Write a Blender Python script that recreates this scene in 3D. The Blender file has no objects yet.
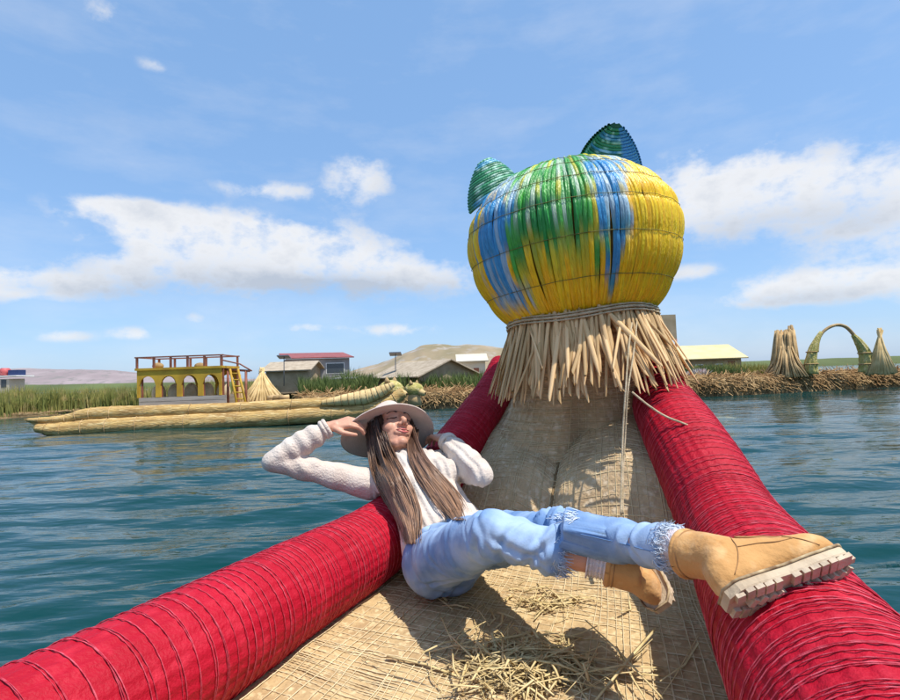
import bpy, math, random
import numpy as np
from mathutils import Vector, Matrix, noise
from mathutils.bvhtree import BVHTree

random.seed(7); rng = np.random.default_rng(7)
sc = bpy.context.scene
COL = sc.collection
V = lambda *a: np.array(a, float)

# ------------------------------------------------------------------ camera
FPX = 520.0                                   # focal length in pixels of a 900 px wide frame
EYE = V(0, 0, 1.6)
PITCH, ROLL = math.radians(2.86), math.radians(2.0)
_f = V(0, math.cos(PITCH), math.sin(PITCH)); _r0 = V(1, 0, 0); _u0 = np.cross(_r0, _f)
_r = math.cos(ROLL) * _r0 - math.sin(ROLL) * _u0
_u = math.sin(ROLL) * _r0 + math.cos(ROLL) * _u0
cam = bpy.data.cameras.new('camera'); camo = bpy.data.objects.new('camera', cam); COL.objects.link(camo)
cam.sensor_fit = 'HORIZONTAL'; cam.sensor_width = 36; cam.lens = 36 * FPX / 900
cam.clip_start = 0.02; cam.clip_end = 20000
M = Matrix.Identity(4)
for i in range(3):
    M[i][0] = _r[i]; M[i][1] = _u[i]; M[i][2] = -_f[i]; M[i][3] = EYE[i]
camo.matrix_world = M
sc.camera = camo

def ray(px, py):
    return _f + _r * ((px - 450) / FPX) - _u * ((py - 350) / FPX)
def P(px, py, d):
    r = ray(px, py); return EYE + r * (d / r[1])
def PZ(px, py, z):
    r = ray(px, py); return EYE + r * ((z - EYE[2]) / r[2])
def proj(p):
    q = np.asarray(p) - EYE; w = q @ _f
    return 450 + FPX * (q @ _r) / w, 350 - FPX * (q @ _u) / w

# ------------------------------------------------------------------ sun, sky, exposure
SUN = V(0.36, -0.21, 0.93); SUN /= np.linalg.norm(SUN)
sun = bpy.data.lights.new('sun', 'SUN'); suno = bpy.data.objects.new('sun', sun); COL.objects.link(suno)
sun.energy = 4.0; sun.angle = math.radians(0.53); sun.color = (1.0, 0.955, 0.88)
suno.rotation_euler = Vector(SUN).to_track_quat('Z', 'Y').to_euler(); suno.location = (0, 0, 40)
sc.view_settings.view_transform = 'Standard'; sc.view_settings.look = 'None'
sc.view_settings.gamma = 1.0; sc.view_settings.use_curve_mapping = False
sc.view_settings.exposure = 0.42
sc.cycles.use_denoising = True
sc.cycles.max_bounces = 6; sc.cycles.diffuse_bounces = 3; sc.cycles.glossy_bounces = 3
sc.cycles.caustics_reflective = False; sc.cycles.caustics_refractive = False

world = bpy.data.worlds.new('World'); sc.world = world; world.use_nodes = True
wn, wl = world.node_tree.nodes, world.node_tree.links
wn.clear()

def mk(nt, typ, **kw):
    n = nt.nodes.new(typ)
    for k, v in kw.items(): setattr(n, k, v)
    return n
class Mth:
    """small wrapper to write node arithmetic"""
    def __init__(s, nt): s.nt = nt
    def __call__(s, op, *args, clamp=False):
        n = s.nt.nodes.new('ShaderNodeMath'); n.operation = op; n.use_clamp = clamp
        for i, a in enumerate(args):
            if isinstance(a, (int, float)): n.inputs[i].default_value = a
            else: s.nt.links.new(a, n.inputs[i])
        return n.outputs[0]

def build_sky():
    nt = world.node_tree; m = Mth(nt); L = nt.links
    sky = mk(nt, 'ShaderNodeTexSky', sky_type='NISHITA'); sky.sun_disc = False
    sky.sun_elevation = math.asin(SUN[2]); sky.sun_rotation = math.atan2(SUN[0], SUN[1])
    sky.altitude = 0; sky.air_density = 1.0; sky.dust_density = 0.8; sky.ozone_density = 2.2
    tc = mk(nt, 'ShaderNodeTexCoord'); sep = mk(nt, 'ShaderNodeSeparateXYZ'); L.new(tc.outputs['Generated'], sep.inputs[0])
    x, y, z = sep.outputs
    az = m('ARCTAN2', x, y); el = m('ARCSINE', z)
    comb = mk(nt, 'ShaderNodeCombineXYZ'); L.new(az, comb.inputs[0]); L.new(el, comb.inputs[1])
    def nz(scale, det, sx=1, sy=1, off=0.0, rough=0.55):
        mp = mk(nt, 'ShaderNodeMapping'); mp.inputs['Scale'].default_value = (sx, sy, 1); mp.inputs['Location'].default_value = (off, off * .37, off)
        L.new(comb.outputs[0], mp.inputs[0])
        n = mk(nt, 'ShaderNodeTexNoise'); n.inputs['Scale'].default_value = scale; n.inputs['Detail'].default_value = det
        n.inputs['Roughness'].default_value = rough
        L.new(mp.outputs[0], n.inputs['Vector']); return n.outputs[0]
    n1 = nz(11, 9, 1, 1.5, 3.1, .62); n2 = nz(3.0, 4, 1, 1.8, 12.3)
    # hand placed cumulus, as they stand over the lake (direction space)
    cl = [(135,215,60,9,.9),(110,208,30,7,.8),(195,246,85,20,1),(255,236,75,17,1),(330,258,80,20,1),(410,280,75,15,1),(235,280,60,17,.9),
          (60,283,75,12,1),(5,285,60,12,1),(130,268,45,9,.9),(160,225,50,12,.9),(268,190,42,7,.9),(358,178,30,19,1),
          (700,180,60,24,1),(770,190,70,28,1),(845,205,55,32,1),(715,222,70,14,.9),(910,205,70,36,1),
          (800,284,85,12,1),(830,290,60,10,1),(755,302,55,6,.8),(690,272,26,6,.8),(60,336,24,5,.95),(135,335,26,6,1),(398,330,34,5,1),
          (312,327,26,4.5,.95),(100,14,46,16,.5),(155,66,18,5,.5),(195,319,10,5,.6),(20,378,50,5,.7),(965,280,60,20,1)]
    under = [(210,285,110,16,1),(390,292,85,12,1),(330,285,60,10,.8),(750,226,110,14,.8),(860,228,60,14,.7),(800,300,90,8,.9),(80,292,70,7,.6)]
    def lobe(c, grow=1.0):
        cx, cy, rx, ry, w = c
        d = ray(cx, cy); d = d / np.linalg.norm(d); a0 = math.atan2(d[0], d[1]); e0 = math.asin(d[2])
        ix = 1 / (rx / FPX * max(math.cos(a0) ** 2, .45) * grow); iy = 1 / (ry / FPX * math.cos(a0) * 1.1 * grow)
        v = mk(nt, 'ShaderNodeVectorMath', operation='MULTIPLY_ADD'); L.new(comb.outputs[0], v.inputs[0])
        v.inputs[1].default_value = (ix, iy, 0); v.inputs[2].default_value = (-a0 * ix, -e0 * iy, math.sqrt(max(0, -math.log(w))))
        dt = mk(nt, 'ShaderNodeVectorMath', operation='DOT_PRODUCT'); L.new(v.outputs[0], dt.inputs[0]); L.new(v.outputs[0], dt.inputs[1])
        return m('POWER', .3679, dt.outputs['Value'])
    tot = None
    for c in cl:
        g = lobe(c, 1.2); tot = g if tot is None else m('ADD', tot, g)
    shade = None
    for c in under:
        g = lobe(c, 1.1); shade = g if shade is None else m('ADD', shade, g)
    # the same kind of scattered cloud everywhere outside that sector
    amask = m('MULTIPLY', m('SUBTRACT', m('ABSOLUTE', az), 0.85), 4.0, clamp=True)
    band = m('MULTIPLY', m('SUBTRACT', 1.0, m('MULTIPLY', m('ABSOLUTE', m('SUBTRACT', el, 0.30)), 2.2), clamp=True), amask)
    gen = m('MULTIPLY', m('SUBTRACT', n2, 0.44), 5.0, clamp=True)
    tot = m('ADD', tot, m('MULTIPLY', gen, band))
    nn = m('MULTIPLY', m('SUBTRACT', n1, 0.5), 4.2)
    dens = m('ADD', m('MINIMUM', tot, 1.15), m('MULTIPLY', nn, m('MINIMUM', m('MULTIPLY', tot, 1.6), 0.8)))
    mr = mk(nt, 'ShaderNodeMapRange', interpolation_type='SMOOTHSTEP'); L.new(dens, mr.inputs[0])
    mr.inputs[1].default_value = 0.20; mr.inputs[2].default_value = 1.35; mr.inputs[3].default_value = 0; mr.inputs[4].default_value = 0.92
    ci = m('MULTIPLY', m('SUBTRACT', nz(2.6, 6, 1, 3.0, 5.3, .6), 0.47), 0.9, clamp=True)      # thin cirrus
    cover = m('MAXIMUM', mr.outputs[0], ci)
    sh = m('ADD', m('MULTIPLY', shade, 0.75), m('MULTIPLY', m('SUBTRACT', n1, 0.50), 2.2), clamp=True)
    ccol = mk(nt, 'ShaderNodeMix', data_type='RGBA'); L.new(sh, ccol.inputs['Factor'])
    CW = 4.7
    ccol.inputs['A'].default_value = (CW, CW * 1.0, CW * 1.01, 1); ccol.inputs['B'].default_value = (CW * .56, CW * .62, CW * .72, 1)
    # bright thin high haze of the altiplano air over the clear sky model, even in all directions
    air = mk(nt, 'ShaderNodeMix', data_type='RGBA'); air.inputs['Factor'].default_value = .6
    L.new(sky.outputs[0], air.inputs['A']); air.inputs['B'].default_value = (1.30, 2.50, 4.5, 1)
    mix = mk(nt, 'ShaderNodeMix', data_type='RGBA'); L.new(cover, mix.inputs['Factor'])
    L.new(air.outputs['Result'], mix.inputs['A']); L.new(ccol.outputs['Result'], mix.inputs['B'])
    bg = mk(nt, 'ShaderNodeBackground'); bg.inputs['Strength'].default_value = 0.15; L.new(mix.outputs['Result'], bg.inputs[0])
    out = mk(nt, 'ShaderNodeOutputWorld'); L.new(bg.outputs[0], out.inputs[0])
build_sky()

# ------------------------------------------------------------------ mesh helpers
WM = {}
def link(o, parent=None, world=None):
    COL.objects.link(o)
    W = world if world is not None else Matrix.Identity(4)
    WM[o.name] = W
    o.matrix_basis = W
    if parent is not None:
        o.parent = parent; o.matrix_parent_inverse = WM[parent.name].inverted()
    return o
def tag(o, label=None, cat=None, group=None, kind=None):
    if label: o['label'] = label
    if cat: o['category'] = cat
    if group: o['group'] = group
    if kind: o['kind'] = kind
    return o
def thing(name, loc, label, cat, group=None):
    o = bpy.data.objects.new(name, None); o.empty_display_size = .1
    link(o, None, Matrix.Translation(Vector(loc))); return tag(o, label, cat, group)
def norm(v):
    v = np.asarray(v, float); return v / (np.linalg.norm(v) + 1e-12)

class MB:
    def __init__(s): s.v = []; s.f = []; s.n = 0; s.c = []; s.mi = []
    def add(s, verts, faces, col=None, mi=0):
        verts = np.asarray(verts, float).reshape(-1, 3)
        s.v.append(verts); o = s.n
        s.f.extend([tuple(i + o for i in f) for f in faces]); s.mi.extend([mi] * len(faces))
        s.n += len(verts)
        if col is not None:
            col = np.asarray(col, float)
            if col.ndim == 1: col = np.tile(col, (len(verts), 1))
            s.c.append(col)
        return s
    def loft(s, rings, caps=True, close=True, col=None, mi=0):
        k = len(rings[0]); n = len(rings); f = []
        for i in range(n - 1):
            for j in range(k if close else k - 1):
                a = i * k + j; b = i * k + (j + 1) % k
                f.append((a, b, b + k, a + k))
        if caps and close:
            f.append(tuple(range(k - 1, -1, -1))); f.append(tuple((n - 1) * k + j for j in range(k)))
        return s.add(np.concatenate([np.asarray(r) for r in rings]), f, col, mi)
    def tube(s, pts, rad, k=8, caps=True, flat=1.0, up=None, col=None, mi=0):
        pts = np.asarray(pts, float); n = len(pts)
        rad = np.full(n, rad) if np.isscalar(rad) else np.asarray(rad, float)
        t = np.gradient(pts, axis=0); t /= np.linalg.norm(t, axis=1)[:, None] + 1e-12
        u = np.asarray(up, float) if up is not None else (V(0, 0, 1) if abs(t[0][2]) < .9 else V(1, 0, 0))
        rings = []; th = np.arange(k) * 2 * math.pi / k
        for i in range(n):
            u = norm(u - t[i] * (u @ t[i])); w = np.cross(t[i], u)
            rings.append(pts[i] + rad[i] * (np.outer(np.cos(th), w) + flat * np.outer(np.sin(th), u)))
        return s.loft(rings, caps, True, col, mi)
    def capsule(s, a, b, ra, rb, k=14, m=4):
        a, b = np.asarray(a, float), np.asarray(b, float); t = norm(b - a)
        pts, rad = [], []
        for i in range(m + 1):
            an = math.pi / 2 * (1 - i / m); pts.append(a - t * ra * math.sin(an)); rad.append(max(ra * math.cos(an), 1e-4))
        for i in range(1, m + 1):
            an = math.pi / 2 * i / m
            if i == 1: pts.append(b); rad.append(rb)
            pts.append(b + t * rb * math.sin(an)); rad.append(max(rb * math.cos(an), 1e-4))
        return s.tube(pts, rad, k)
    def chain(s, pts, rad, k=14):
        for i in range(len(pts) - 1): s.capsule(pts[i], pts[i + 1], rad[i], rad[i + 1], k)
        return s
    def ell(s, c, r, R=None, k=20, m=12, col=None, mi=0):
        c = np.asarray(c, float); rings = []
        for i in range(m + 1):
            ph = -math.pi / 2 + math.pi * i / m; cr = max(math.cos(ph), 1e-3)
            th = np.arange(k) * 2 * math.pi / k
            p = np.stack([r[0] * cr * np.cos(th), r[1] * cr * np.sin(th), np.full(k, r[2] * math.sin(ph))], 1)
            if R is not None: p = p @ np.asarray(R)          # rows of R are the axes
            rings.append(p + c)
        return s.loft(rings, True, True, col, mi)
    def box(s, c, size, R=None, col=None, mi=0, taper=1.0):
        h = np.asarray(size, float) / 2
        p = np.array([(x * (taper if z > 0 else 1), y * (taper if z > 0 else 1), z) for z in (-1, 1) for y in (-1, 1) for x in (-1, 1)], float) * h
        if R is not None: p = p @ np.asarray(R)
        f = [(0, 2, 3, 1), (4, 5, 7, 6), (0, 1, 5, 4), (2, 6, 7, 3), (0, 4, 6, 2), (1, 3, 7, 5)]
        return s.add(p + np.asarray(c, float), f, col, mi)
    def prism(s, poly, a, b, mi=0):
        """extrude a closed 3-D polygon by the vector b-a"""
        p = np.asarray(poly, float); k = len(p); q = p + (np.asarray(b, float) - np.asarray(a, float))
        f = [tuple(range(k - 1, -1, -1)), tuple(range(k, 2 * k))] + [(i, (i + 1) % k, (i + 1) % k + k, i + k) for i in range(k)]
        return s.add(np.concatenate([p, q]), f, None, mi)
    def mesh(s, name, smooth=True):
        me = bpy.data.meshes.new(name)
        me.from_pydata(np.concatenate(s.v).tolist() if s.v else [], [], s.f)
        if smooth: me.polygons.foreach_set('use_smooth', np.ones(len(me.polygons), bool))
        if s.c and sum(map(len, s.c)) == s.n:
            at = me.color_attributes.new('Col', 'FLOAT_COLOR', 'POINT')
            c = np.concatenate(s.c); 
            if c.shape[1] == 3: c = np.concatenate([c, np.ones((len(c), 1))], 1)
            at.data.foreach_set('color', c.astype(np.float32).ravel())
        if any(s.mi): me.polygons.foreach_set('material_index', np.array(s.mi, np.int32))
        me.update(); return me
    def obj(s, name, mats, parent=None, smooth=True):
        me = s.mesh(name, smooth)
        for m_ in (mats if isinstance(mats, (list, tuple)) else [mats]): me.materials.append(m_)
        return link(bpy.data.objects.new(name, me), parent)
def inst(name, me, parent, world):
    return link(bpy.data.objects.new(name, me), parent, world)
def frame(c, x, y, z, sx=1, sy=1, sz=1):
    Mx = Matrix.Identity(4)
    for i in range(3):
        Mx[i][0] = x[i] * sx; Mx[i][1] = y[i] * sy; Mx[i][2] = z[i] * sz; Mx[i][3] = c[i]
    return Mx

def blob(mb, voxel, smooth=4, fac=.5):
    me = mb.mesh('tmp'); o = bpy.data.objects.new('tmp', me); COL.objects.link(o)
    r = o.modifiers.new('r', 'REMESH'); r.mode = 'VOXEL'; r.voxel_size = voxel
    sm = o.modifiers.new('s', 'SMOOTH'); sm.iterations = smooth; sm.factor = fac
    dg = bpy.context.evaluated_depsgraph_get(); dg.update()
    out = bpy.data.meshes.new_from_object(o.evaluated_get(dg))
    bpy.data.objects.remove(o); bpy.data.meshes.remove(me)
    out.polygons.foreach_set('use_smooth', np.ones(len(out.polygons), bool))
    return out
def mverts(me):
    a = np.empty(len(me.vertices) * 3); me.vertices.foreach_get('co', a); return a.reshape(-1, 3)
def mnormals(me):
    a = np.empty(len(me.vertices) * 3); me.vertices.foreach_get('normal', a); return a.reshape(-1, 3)
def setverts(me, v): me.vertices.foreach_set('co', np.asarray(v).ravel()); me.update()

def spline(ctrl, n):
    """Catmull-Rom through control rows"""
    c = np.asarray(ctrl, float); c = np.concatenate([[2 * c[0] - c[1]], c, [2 * c[-1] - c[-2]]]); m = len(c) - 3; out = []
    for i in range(n):
        t = i / (n - 1) * m; k = min(int(t), m - 1); t -= k
        p0, p1, p2, p3 = c[k:k + 4]
        out.append(.5 * ((2 * p1) + (-p0 + p2) * t + (2 * p0 - 5 * p1 + 4 * p2 - p3) * t * t + (-p0 + 3 * p1 - 3 * p2 + p3) * t ** 3))
    return np.array(out)

# ------------------------------------------------------------------ materials
def material(name, c1, c2=None, scale=8, detail=5, rough=.75, bump=0.0, bscale=None, spec=.3, stretch=(1, 1, 1), rand=0.0,
             vcol=False, sheen=0, contrast=(.35, .65), c3=None, s3=40, metal=0.0, trans=0.0, bdist=.01):
    m = bpy.data.materials.new(name); m.use_nodes = True; nt = m.node_tree; L = nt.links
    b = nt.nodes['Principled BSDF']; b.inputs['Roughness'].default_value = rough; b.inputs['Specular IOR Level'].default_value = spec
    b.inputs['Metallic'].default_value = metal
    if sheen: b.inputs['Sheen Weight'].default_value = sheen
    tc = mk(nt, 'ShaderNodeTexCoord'); mp = mk(nt, 'ShaderNodeMapping'); mp.inputs['Scale'].default_value = stretch
    L.new(tc.outputs['Object'], mp.inputs[0])
    col = None
    if vcol:
        a = mk(nt, 'ShaderNodeVertexColor', layer_name='Col'); col = a.outputs[0]
    else:
        rgb = mk(nt, 'ShaderNodeRGB'); rgb.outputs[0].default_value = (*c1, 1); col = rgb.outputs[0]
    def noise_fac(s, d, lo, hi):
        n = mk(nt, 'ShaderNodeTexNoise'); n.inputs['Scale'].default_value = s; n.inputs['Detail'].default_value = d
        L.new(mp.outputs[0], n.inputs['Vector'])
        r = mk(nt, 'ShaderNodeMapRange'); L.new(n.outputs[0], r.inputs[0]); r.inputs[1].default_value = lo; r.inputs[2].default_value = hi
        return r.outputs[0], n.outputs[0]
    def mixc(f, A, B, bt='MIX'):
        x = mk(nt, 'ShaderNodeMix', data_type='RGBA', blend_type=bt)
        if isinstance(f, float): x.inputs['Factor'].default_value = f
        else: L.new(f, x.inputs['Factor'])
        L.new(A, x.inputs['A'])
        if isinstance(B, tuple): x.inputs['B'].default_value = (*B, 1)
        else: L.new(B, x.inputs['B'])
        return x.outputs['Result']
    if c2 is not None:
        f, _ = noise_fac(scale, detail, *contrast); col = mixc(f, col, tuple(c2))
    if c3 is not None:
        f, _ = noise_fac(s3, 3, .52, .68); col = mixc(f, col, tuple(c3))
    if rand:
        oi = mk(nt, 'ShaderNodeObjectInfo'); h = mk(nt, 'ShaderNodeHueSaturation')
        mm = Mth(nt); v = mm('ADD', mm('MULTIPLY', oi.outputs['Random'], 2 * rand), 1 - rand)
        L.new(v, h.inputs['Value']); L.new(mm('ADD', mm('MULTIPLY', oi.outputs['Random'], -.3 * rand), 1 + .1 * rand), h.inputs['Saturation'])
        L.new(col, h.inputs['Color']); col = h.outputs[0]
    L.new(col, b.inputs['Base Color'])
    if bump:
        _, n = noise_fac(bscale or scale * 3, 5, .3, .7)
        bp = mk(nt, 'ShaderNodeBump'); bp.inputs['Strength'].default_value = bump; bp.inputs['Distance'].default_value = bdist
        L.new(n, bp.inputs['Height']); L.new(bp.outputs[0], b.inputs['Normal'])
    if trans:
        tr = mk(nt, 'ShaderNodeBsdfTranslucent'); L.new(col, tr.inputs[0]); ms = mk(nt, 'ShaderNodeMixShader'); ms.inputs[0].default_value = trans
        L.new(b.outputs[0], ms.inputs[1]); L.new(tr.outputs[0], ms.inputs[2]); L.new(ms.outputs[0], nt.nodes['Material Output'].inputs[0])
    return m

MT = {}
MT['red'] = material('red_reed', (.36, .002, .014), (.45, .004, .022), 4, 7, .62, .35, 160, .25, c3=(.50, .015, .035), s3=22)
MT['redcord'] = material('red_cord', (.42, .005, .026), (.58, .08, .115), 9, 4, .6, .2, 80, .3, rand=.18)
MT['mat'] = material('mat_reed', (.56, .40, .20), (.42, .28, .14), 14, 6, .8, .5, 90, .2, c3=(.68, .52, .29), s3=55)
MT['matcord'] = material('mat_cord', (.74, .61, .38), (.62, .48, .27), 20, 4, .8, .2, 80, .2)
MT['prow'] = material('prow_reed', (.60, .43, .245), (.43, .295, .165), 12, 6, .85, .5, 80, .2, c3=(.68, .53, .35), s3=45)
MT['straw'] = material('straw', (.76, .60, .30), (.58, .42, .17), 30, 3, .6, .15, 90, .35, rand=.2, trans=.15)
MT['skirt'] = material('skirt_reed', (.82, .57, .28), (.68, .42, .18), 9, 4, .55, .2, 60, .35, stretch=(1, 1, .3), rand=.30, trans=.12)
MT['paint'] = material('painted_reed', (1, 1, 1), vcol=True, rough=.38, bump=.5, bscale=60, spec=.5, stretch=(2.5, 2.5, .6))
MT['dark'] = material('dark_reed_core', (.045, .03, .015), (.08, .05, .02), 20, 3, .9)
MT['cord'] = material('hemp_cord', (.60, .49, .33), (.42, .33, .20), 40, 3, .85, .3, 200)
MT['hull'] = material('hull_reed', (.42, .30, .12), (.28, .19, .08), 6, 5, .85, .5, 50)
MT['skin'] = material('skin', (.62, .33, .22), (.56, .27, .18), 18, 4, .48, .08, 160, .4)
MT['lip'] = material('lips', (.50, .13, .12), None, rough=.35)
MT['brow'] = material('brow_hair', (.03, .018, .012), None, rough=.6)
MT['sweater'] = material('cream_knit', (.70, .61, .53), (.60, .50, .42), 16, 4, .95, .6, 150, .1, sheen=.3, bdist=.006)
MT['jeans'] = material('light_denim', (.14, .25, .46), (.36, .48, .66), 10, 10, .9, .35, 240, .1, bdist=.002, contrast=(.36, .64))
MT['fray'] = material('denim_fray', (.70, .76, .84), (.50, .60, .74), 40, 3, .9)
MT['sock'] = material('white_sock', (.78, .70, .70), (.62, .54, .56), 60, 3, .95, .6, 150)
MT['boot'] = material('tan_nubuck', (.60, .33, .12), (.52, .26, .085), 9, 6, .8, .25, 120, .2, sheen=.15, c3=(.66, .40, .18), s3=24)
MT['bootdark'] = material('boot_stitch', (.36, .19, .075), None, rough=.8)
MT['sole'] = material('cream_sole', (.60, .48, .33), (.46, .35, .23), 22, 5, .7, .3, 90)
MT['lug'] = material('sole_lug', (.60, .48, .34), (.44, .34, .24), 22, 5, .7, .3, 90, rand=.1)
MT['lace'] = material('boot_lace', (.55, .42, .24), (.20, .12, .06), 60, 2, .85)
MT['hat'] = material('felt_hat', (.66, .54, .47), (.60, .48, .41), 20, 4, .9, .25, 180, .1, sheen=.2)
MT['ribbon'] = material('hat_ribbon', (.02, .018, .02), None, rough=.6)
MT['hair'] = material('brown_hair', (1, 1, 1), vcol=True, rough=.40, spec=.5)
MT['haircap'] = material('dark_hair_cap', (.035, .02, .014), (.06, .033, .022), 60, 3, .5)
MT['gold'] = material('golden_reed_roll', (.60, .40, .15), (.38, .23, .09), 2.2, 8, .85, .9, 10, .15, stretch=(.5, 1, 4), c3=(.68, .52, .26), s3=6, bdist=.06)
MT['greyboard'] = material('grey_boards', (.42, .39, .35), (.30, .27, .24), 3, 5, .85, .3, 12, stretch=(.4, 1, 4), rand=.1)
MT['yellowwood'] = material('yellow_wood', (.62, .39, .04), (.45, .26, .03), 2, 5, .7, .2, 10)
MT['redwood'] = material('red_brown_wood', (.32, .12, .075), (.22, .08, .05), 3, 4, .7)
MT['seat'] = material('pale_reed_seat', (.66, .54, .36), (.50, .38, .22), 5, 4, .85)
MT['oldreed'] = material('old_reed', (.54, .37, .18), (.32, .21, .10), 2.5, 6, .9, .6, 9, .15, rand=.2)
MT['palereed'] = material('pale_reed', (.70, .52, .26), (.50, .35, .15), 3, 5, .85, .3, 20, .2, rand=.15)
MT['greenreed'] = material('green_reed_bundle', (.52, .43, .16), (.34, .31, .09), 3, 6, .85, .9, 14, .15, c3=(.66, .54, .27), s3=7, bdist=.05)
MT['litter'] = material('reed_litter', (.52, .35, .17), (.34, .20, .09), .9, 5, .9, .5, 8, .1)
MT['bank'] = material('reed_bank', (.30, .20, .10), (.14, .09, .045), 2.2, 6, .95, .8, 8, .1, stretch=(1, 1, 2.5), c3=(.44, .32, .17), s3=5)
MT['grass'] = material('reed_grass', (.36, .33, .09), (.22, .24, .06), .8, 4, .7, trans=.2, c3=(.50, .38, .15), s3=1.7)
MT['green'] = material('green_plants', (.16, .20, .06), (.10, .15, .04), .9, 4, .7, trans=.2, c3=(.16, .22, .06), s3=2.0)
MT['wall_grey'] = material('grey_tin_wall', (.36, .35, .35), (.28, .27, .27), 2, 4, .6, rand=.05)
MT['wall_tan'] = material('reed_matting_wall', (.44, .34, .22), (.33, .25, .15), 2, 5, .9, .4, 14)
MT['wall_cream'] = material('cream_wall', (.58, .52, .40), (.60, .56, .46), 1.5, 4, .8)
MT['roof_red'] = material('red_tin_roof', (.34, .085, .07), (.24, .06, .05), 2, 4, .5)
MT['roof_reed'] = material('thatch_roof', (.46, .38, .28), (.34, .27, .19), 3, 5, .9, .5, 14)
MT['roof_yellow'] = material('yellow_sheet_roof', (.66, .56, .30), (.58, .48, .24), 1.2, 4, .6)
MT['glass'] = material('dark_window', (.05, .06, .07), None, rough=.15, spec=.6)
MT['steel'] = material('pole_steel', (.22, .22, .23), None, rough=.5, metal=.6)
MT['panel'] = material('solar_panel', (.03, .045, .09), None, rough=.2, spec=.6)
MT['purple'] = material('purple_tarp', (.16, .10, .20), (.10, .07, .14), 3, 3, .6)
MT['blue'] = material('dark_blue_paint', (.03, .05, .14), None, rough=.5)
MT['white'] = material('white_paint', (.78, .77, .74), None, rough=.5)
MT['pink'] = material('red_paint', (.55, .12, .12), None, rough=.5)
MT['hill1'] = material('far_hill', (.33, .27, .27), (.26, .21, .21), .004, 6, .95, c3=(.21, .19, .18), s3=.02)
MT['hill2'] = material('stony_hill', (.36, .27, .18), (.23, .19, .11), .02, 7, .95, c3=(.36, .32, .28), s3=.06)
MT['shore'] = material('green_shore', (.12, .15, .05), (.08, .10, .035), .02, 6, .9)

# ------------------------------------------------------------------ lake
def lake():
    n = 760
    s = np.linspace(-1, 1, n)
    xs = 1.0 * np.sinh(s * 8.7) * 1.1; ys = np.linspace(-1, 1, 860); ys = 1.0 * np.sinh(ys * 8.7) * 1.1 + 1.5
    X, Y = np.meshgrid(xs, ys, indexing='xy')
    sx = np.gradient(xs)[None, :]; sy = np.gradient(ys)[:, None]
    H = np.zeros_like(X); r2 = np.random.default_rng(3)
    for i in range(46):
        lam = .16 * (1.085 ** i); a = math.radians(100 + r2.normal() * 15)   # crests lie mostly across the view
        kx, ky = 2 * math.pi / lam * math.cos(a), 2 * math.pi / lam * math.sin(a)
        amp = .0100 * lam ** .85 * (1.0 if lam < 1.6 else .55)
        fade = np.clip(1.4 - np.maximum(np.abs(sx * math.cos(a)), np.abs(sy * math.sin(a))) / lam * 3.2, 0, 1)
        ph = kx * X + ky * Y + r2.uniform(0, 6.28)
        env = .6 + .4 * np.sin(.23 * kx * Y - .19 * ky * X + i)
        H += amp * fade * env * (np.sin(ph) + .35 * np.cos(2 * ph) * .5)
    Vt = np.stack([X, Y, H], -1).reshape(-1, 3); ny = len(ys)
    idx = np.arange(n * ny).reshape(ny, n)
    F = np.stack([idx[:-1, :-1], idx[:-1, 1:], idx[1:, 1:], idx[1:, :-1]], -1).reshape(-1, 4)
    me = bpy.data.meshes.new('lake'); me.vertices.add(len(Vt)); me.vertices.foreach_set('co', Vt.ravel())
    me.loops.add(F.size); me.loops.foreach_set('vertex_index', F.ravel().astype(np.int32))
    me.polygons.add(len(F)); me.polygons.foreach_set('loop_start', np.arange(0, F.size, 4, dtype=np.int32))
    me.polygons.foreach_set('use_smooth', np.ones(len(F), bool)); me.update(calc_edges=True)
    m = bpy.data.materials.new('lake_water'); m.use_nodes = True; nt = m.node_tree; b = nt.nodes['Principled BSDF']; L = nt.links
    b.inputs['Base Color'].default_value = (.002, .040, .040, 1); b.inputs['Roughness'].default_value = .07; b.inputs['IOR'].default_value = 1.333
    tc = mk(nt, 'ShaderNodeTexCoord'); hs = []
    for (sc_, stx, sty, w) in ((1.6, .3, 1.0, .75), (4.5, .3, 1.0, .26), (14, .45, 1, .035)):
        mp = mk(nt, 'ShaderNodeMapping'); mp.inputs['Scale'].default_value = (stx, sty, 1); mp.inputs['Rotation'].default_value = (0, 0, -.15)
        L.new(tc.outputs['Object'], mp.inputs[0])
        nn = mk(nt, 'ShaderNodeTexNoise'); nn.inputs['Scale'].default_value = sc_; nn.inputs['Detail'].default_value = 3; L.new(mp.outputs[0], nn.inputs['Vector'])
        hs.append(Mth(nt)('MULTIPLY', nn.outputs[0], w))
    h = Mth(nt)('ADD', Mth(nt)('ADD', hs[0], hs[1]), hs[2])
    bp = mk(nt, 'ShaderNodeBump'); bp.inputs['Strength'].default_value = .9; bp.inputs['Distance'].default_value = .13
    L.new(h, bp.inputs['Height']); L.new(bp.outputs[0], b.inputs['Normal'])
    me.materials.append(m)
    tag(link(bpy.data.objects.new('lake', me)), 'rippled blue green lake water', None, None, 'structure')
lake()

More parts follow.
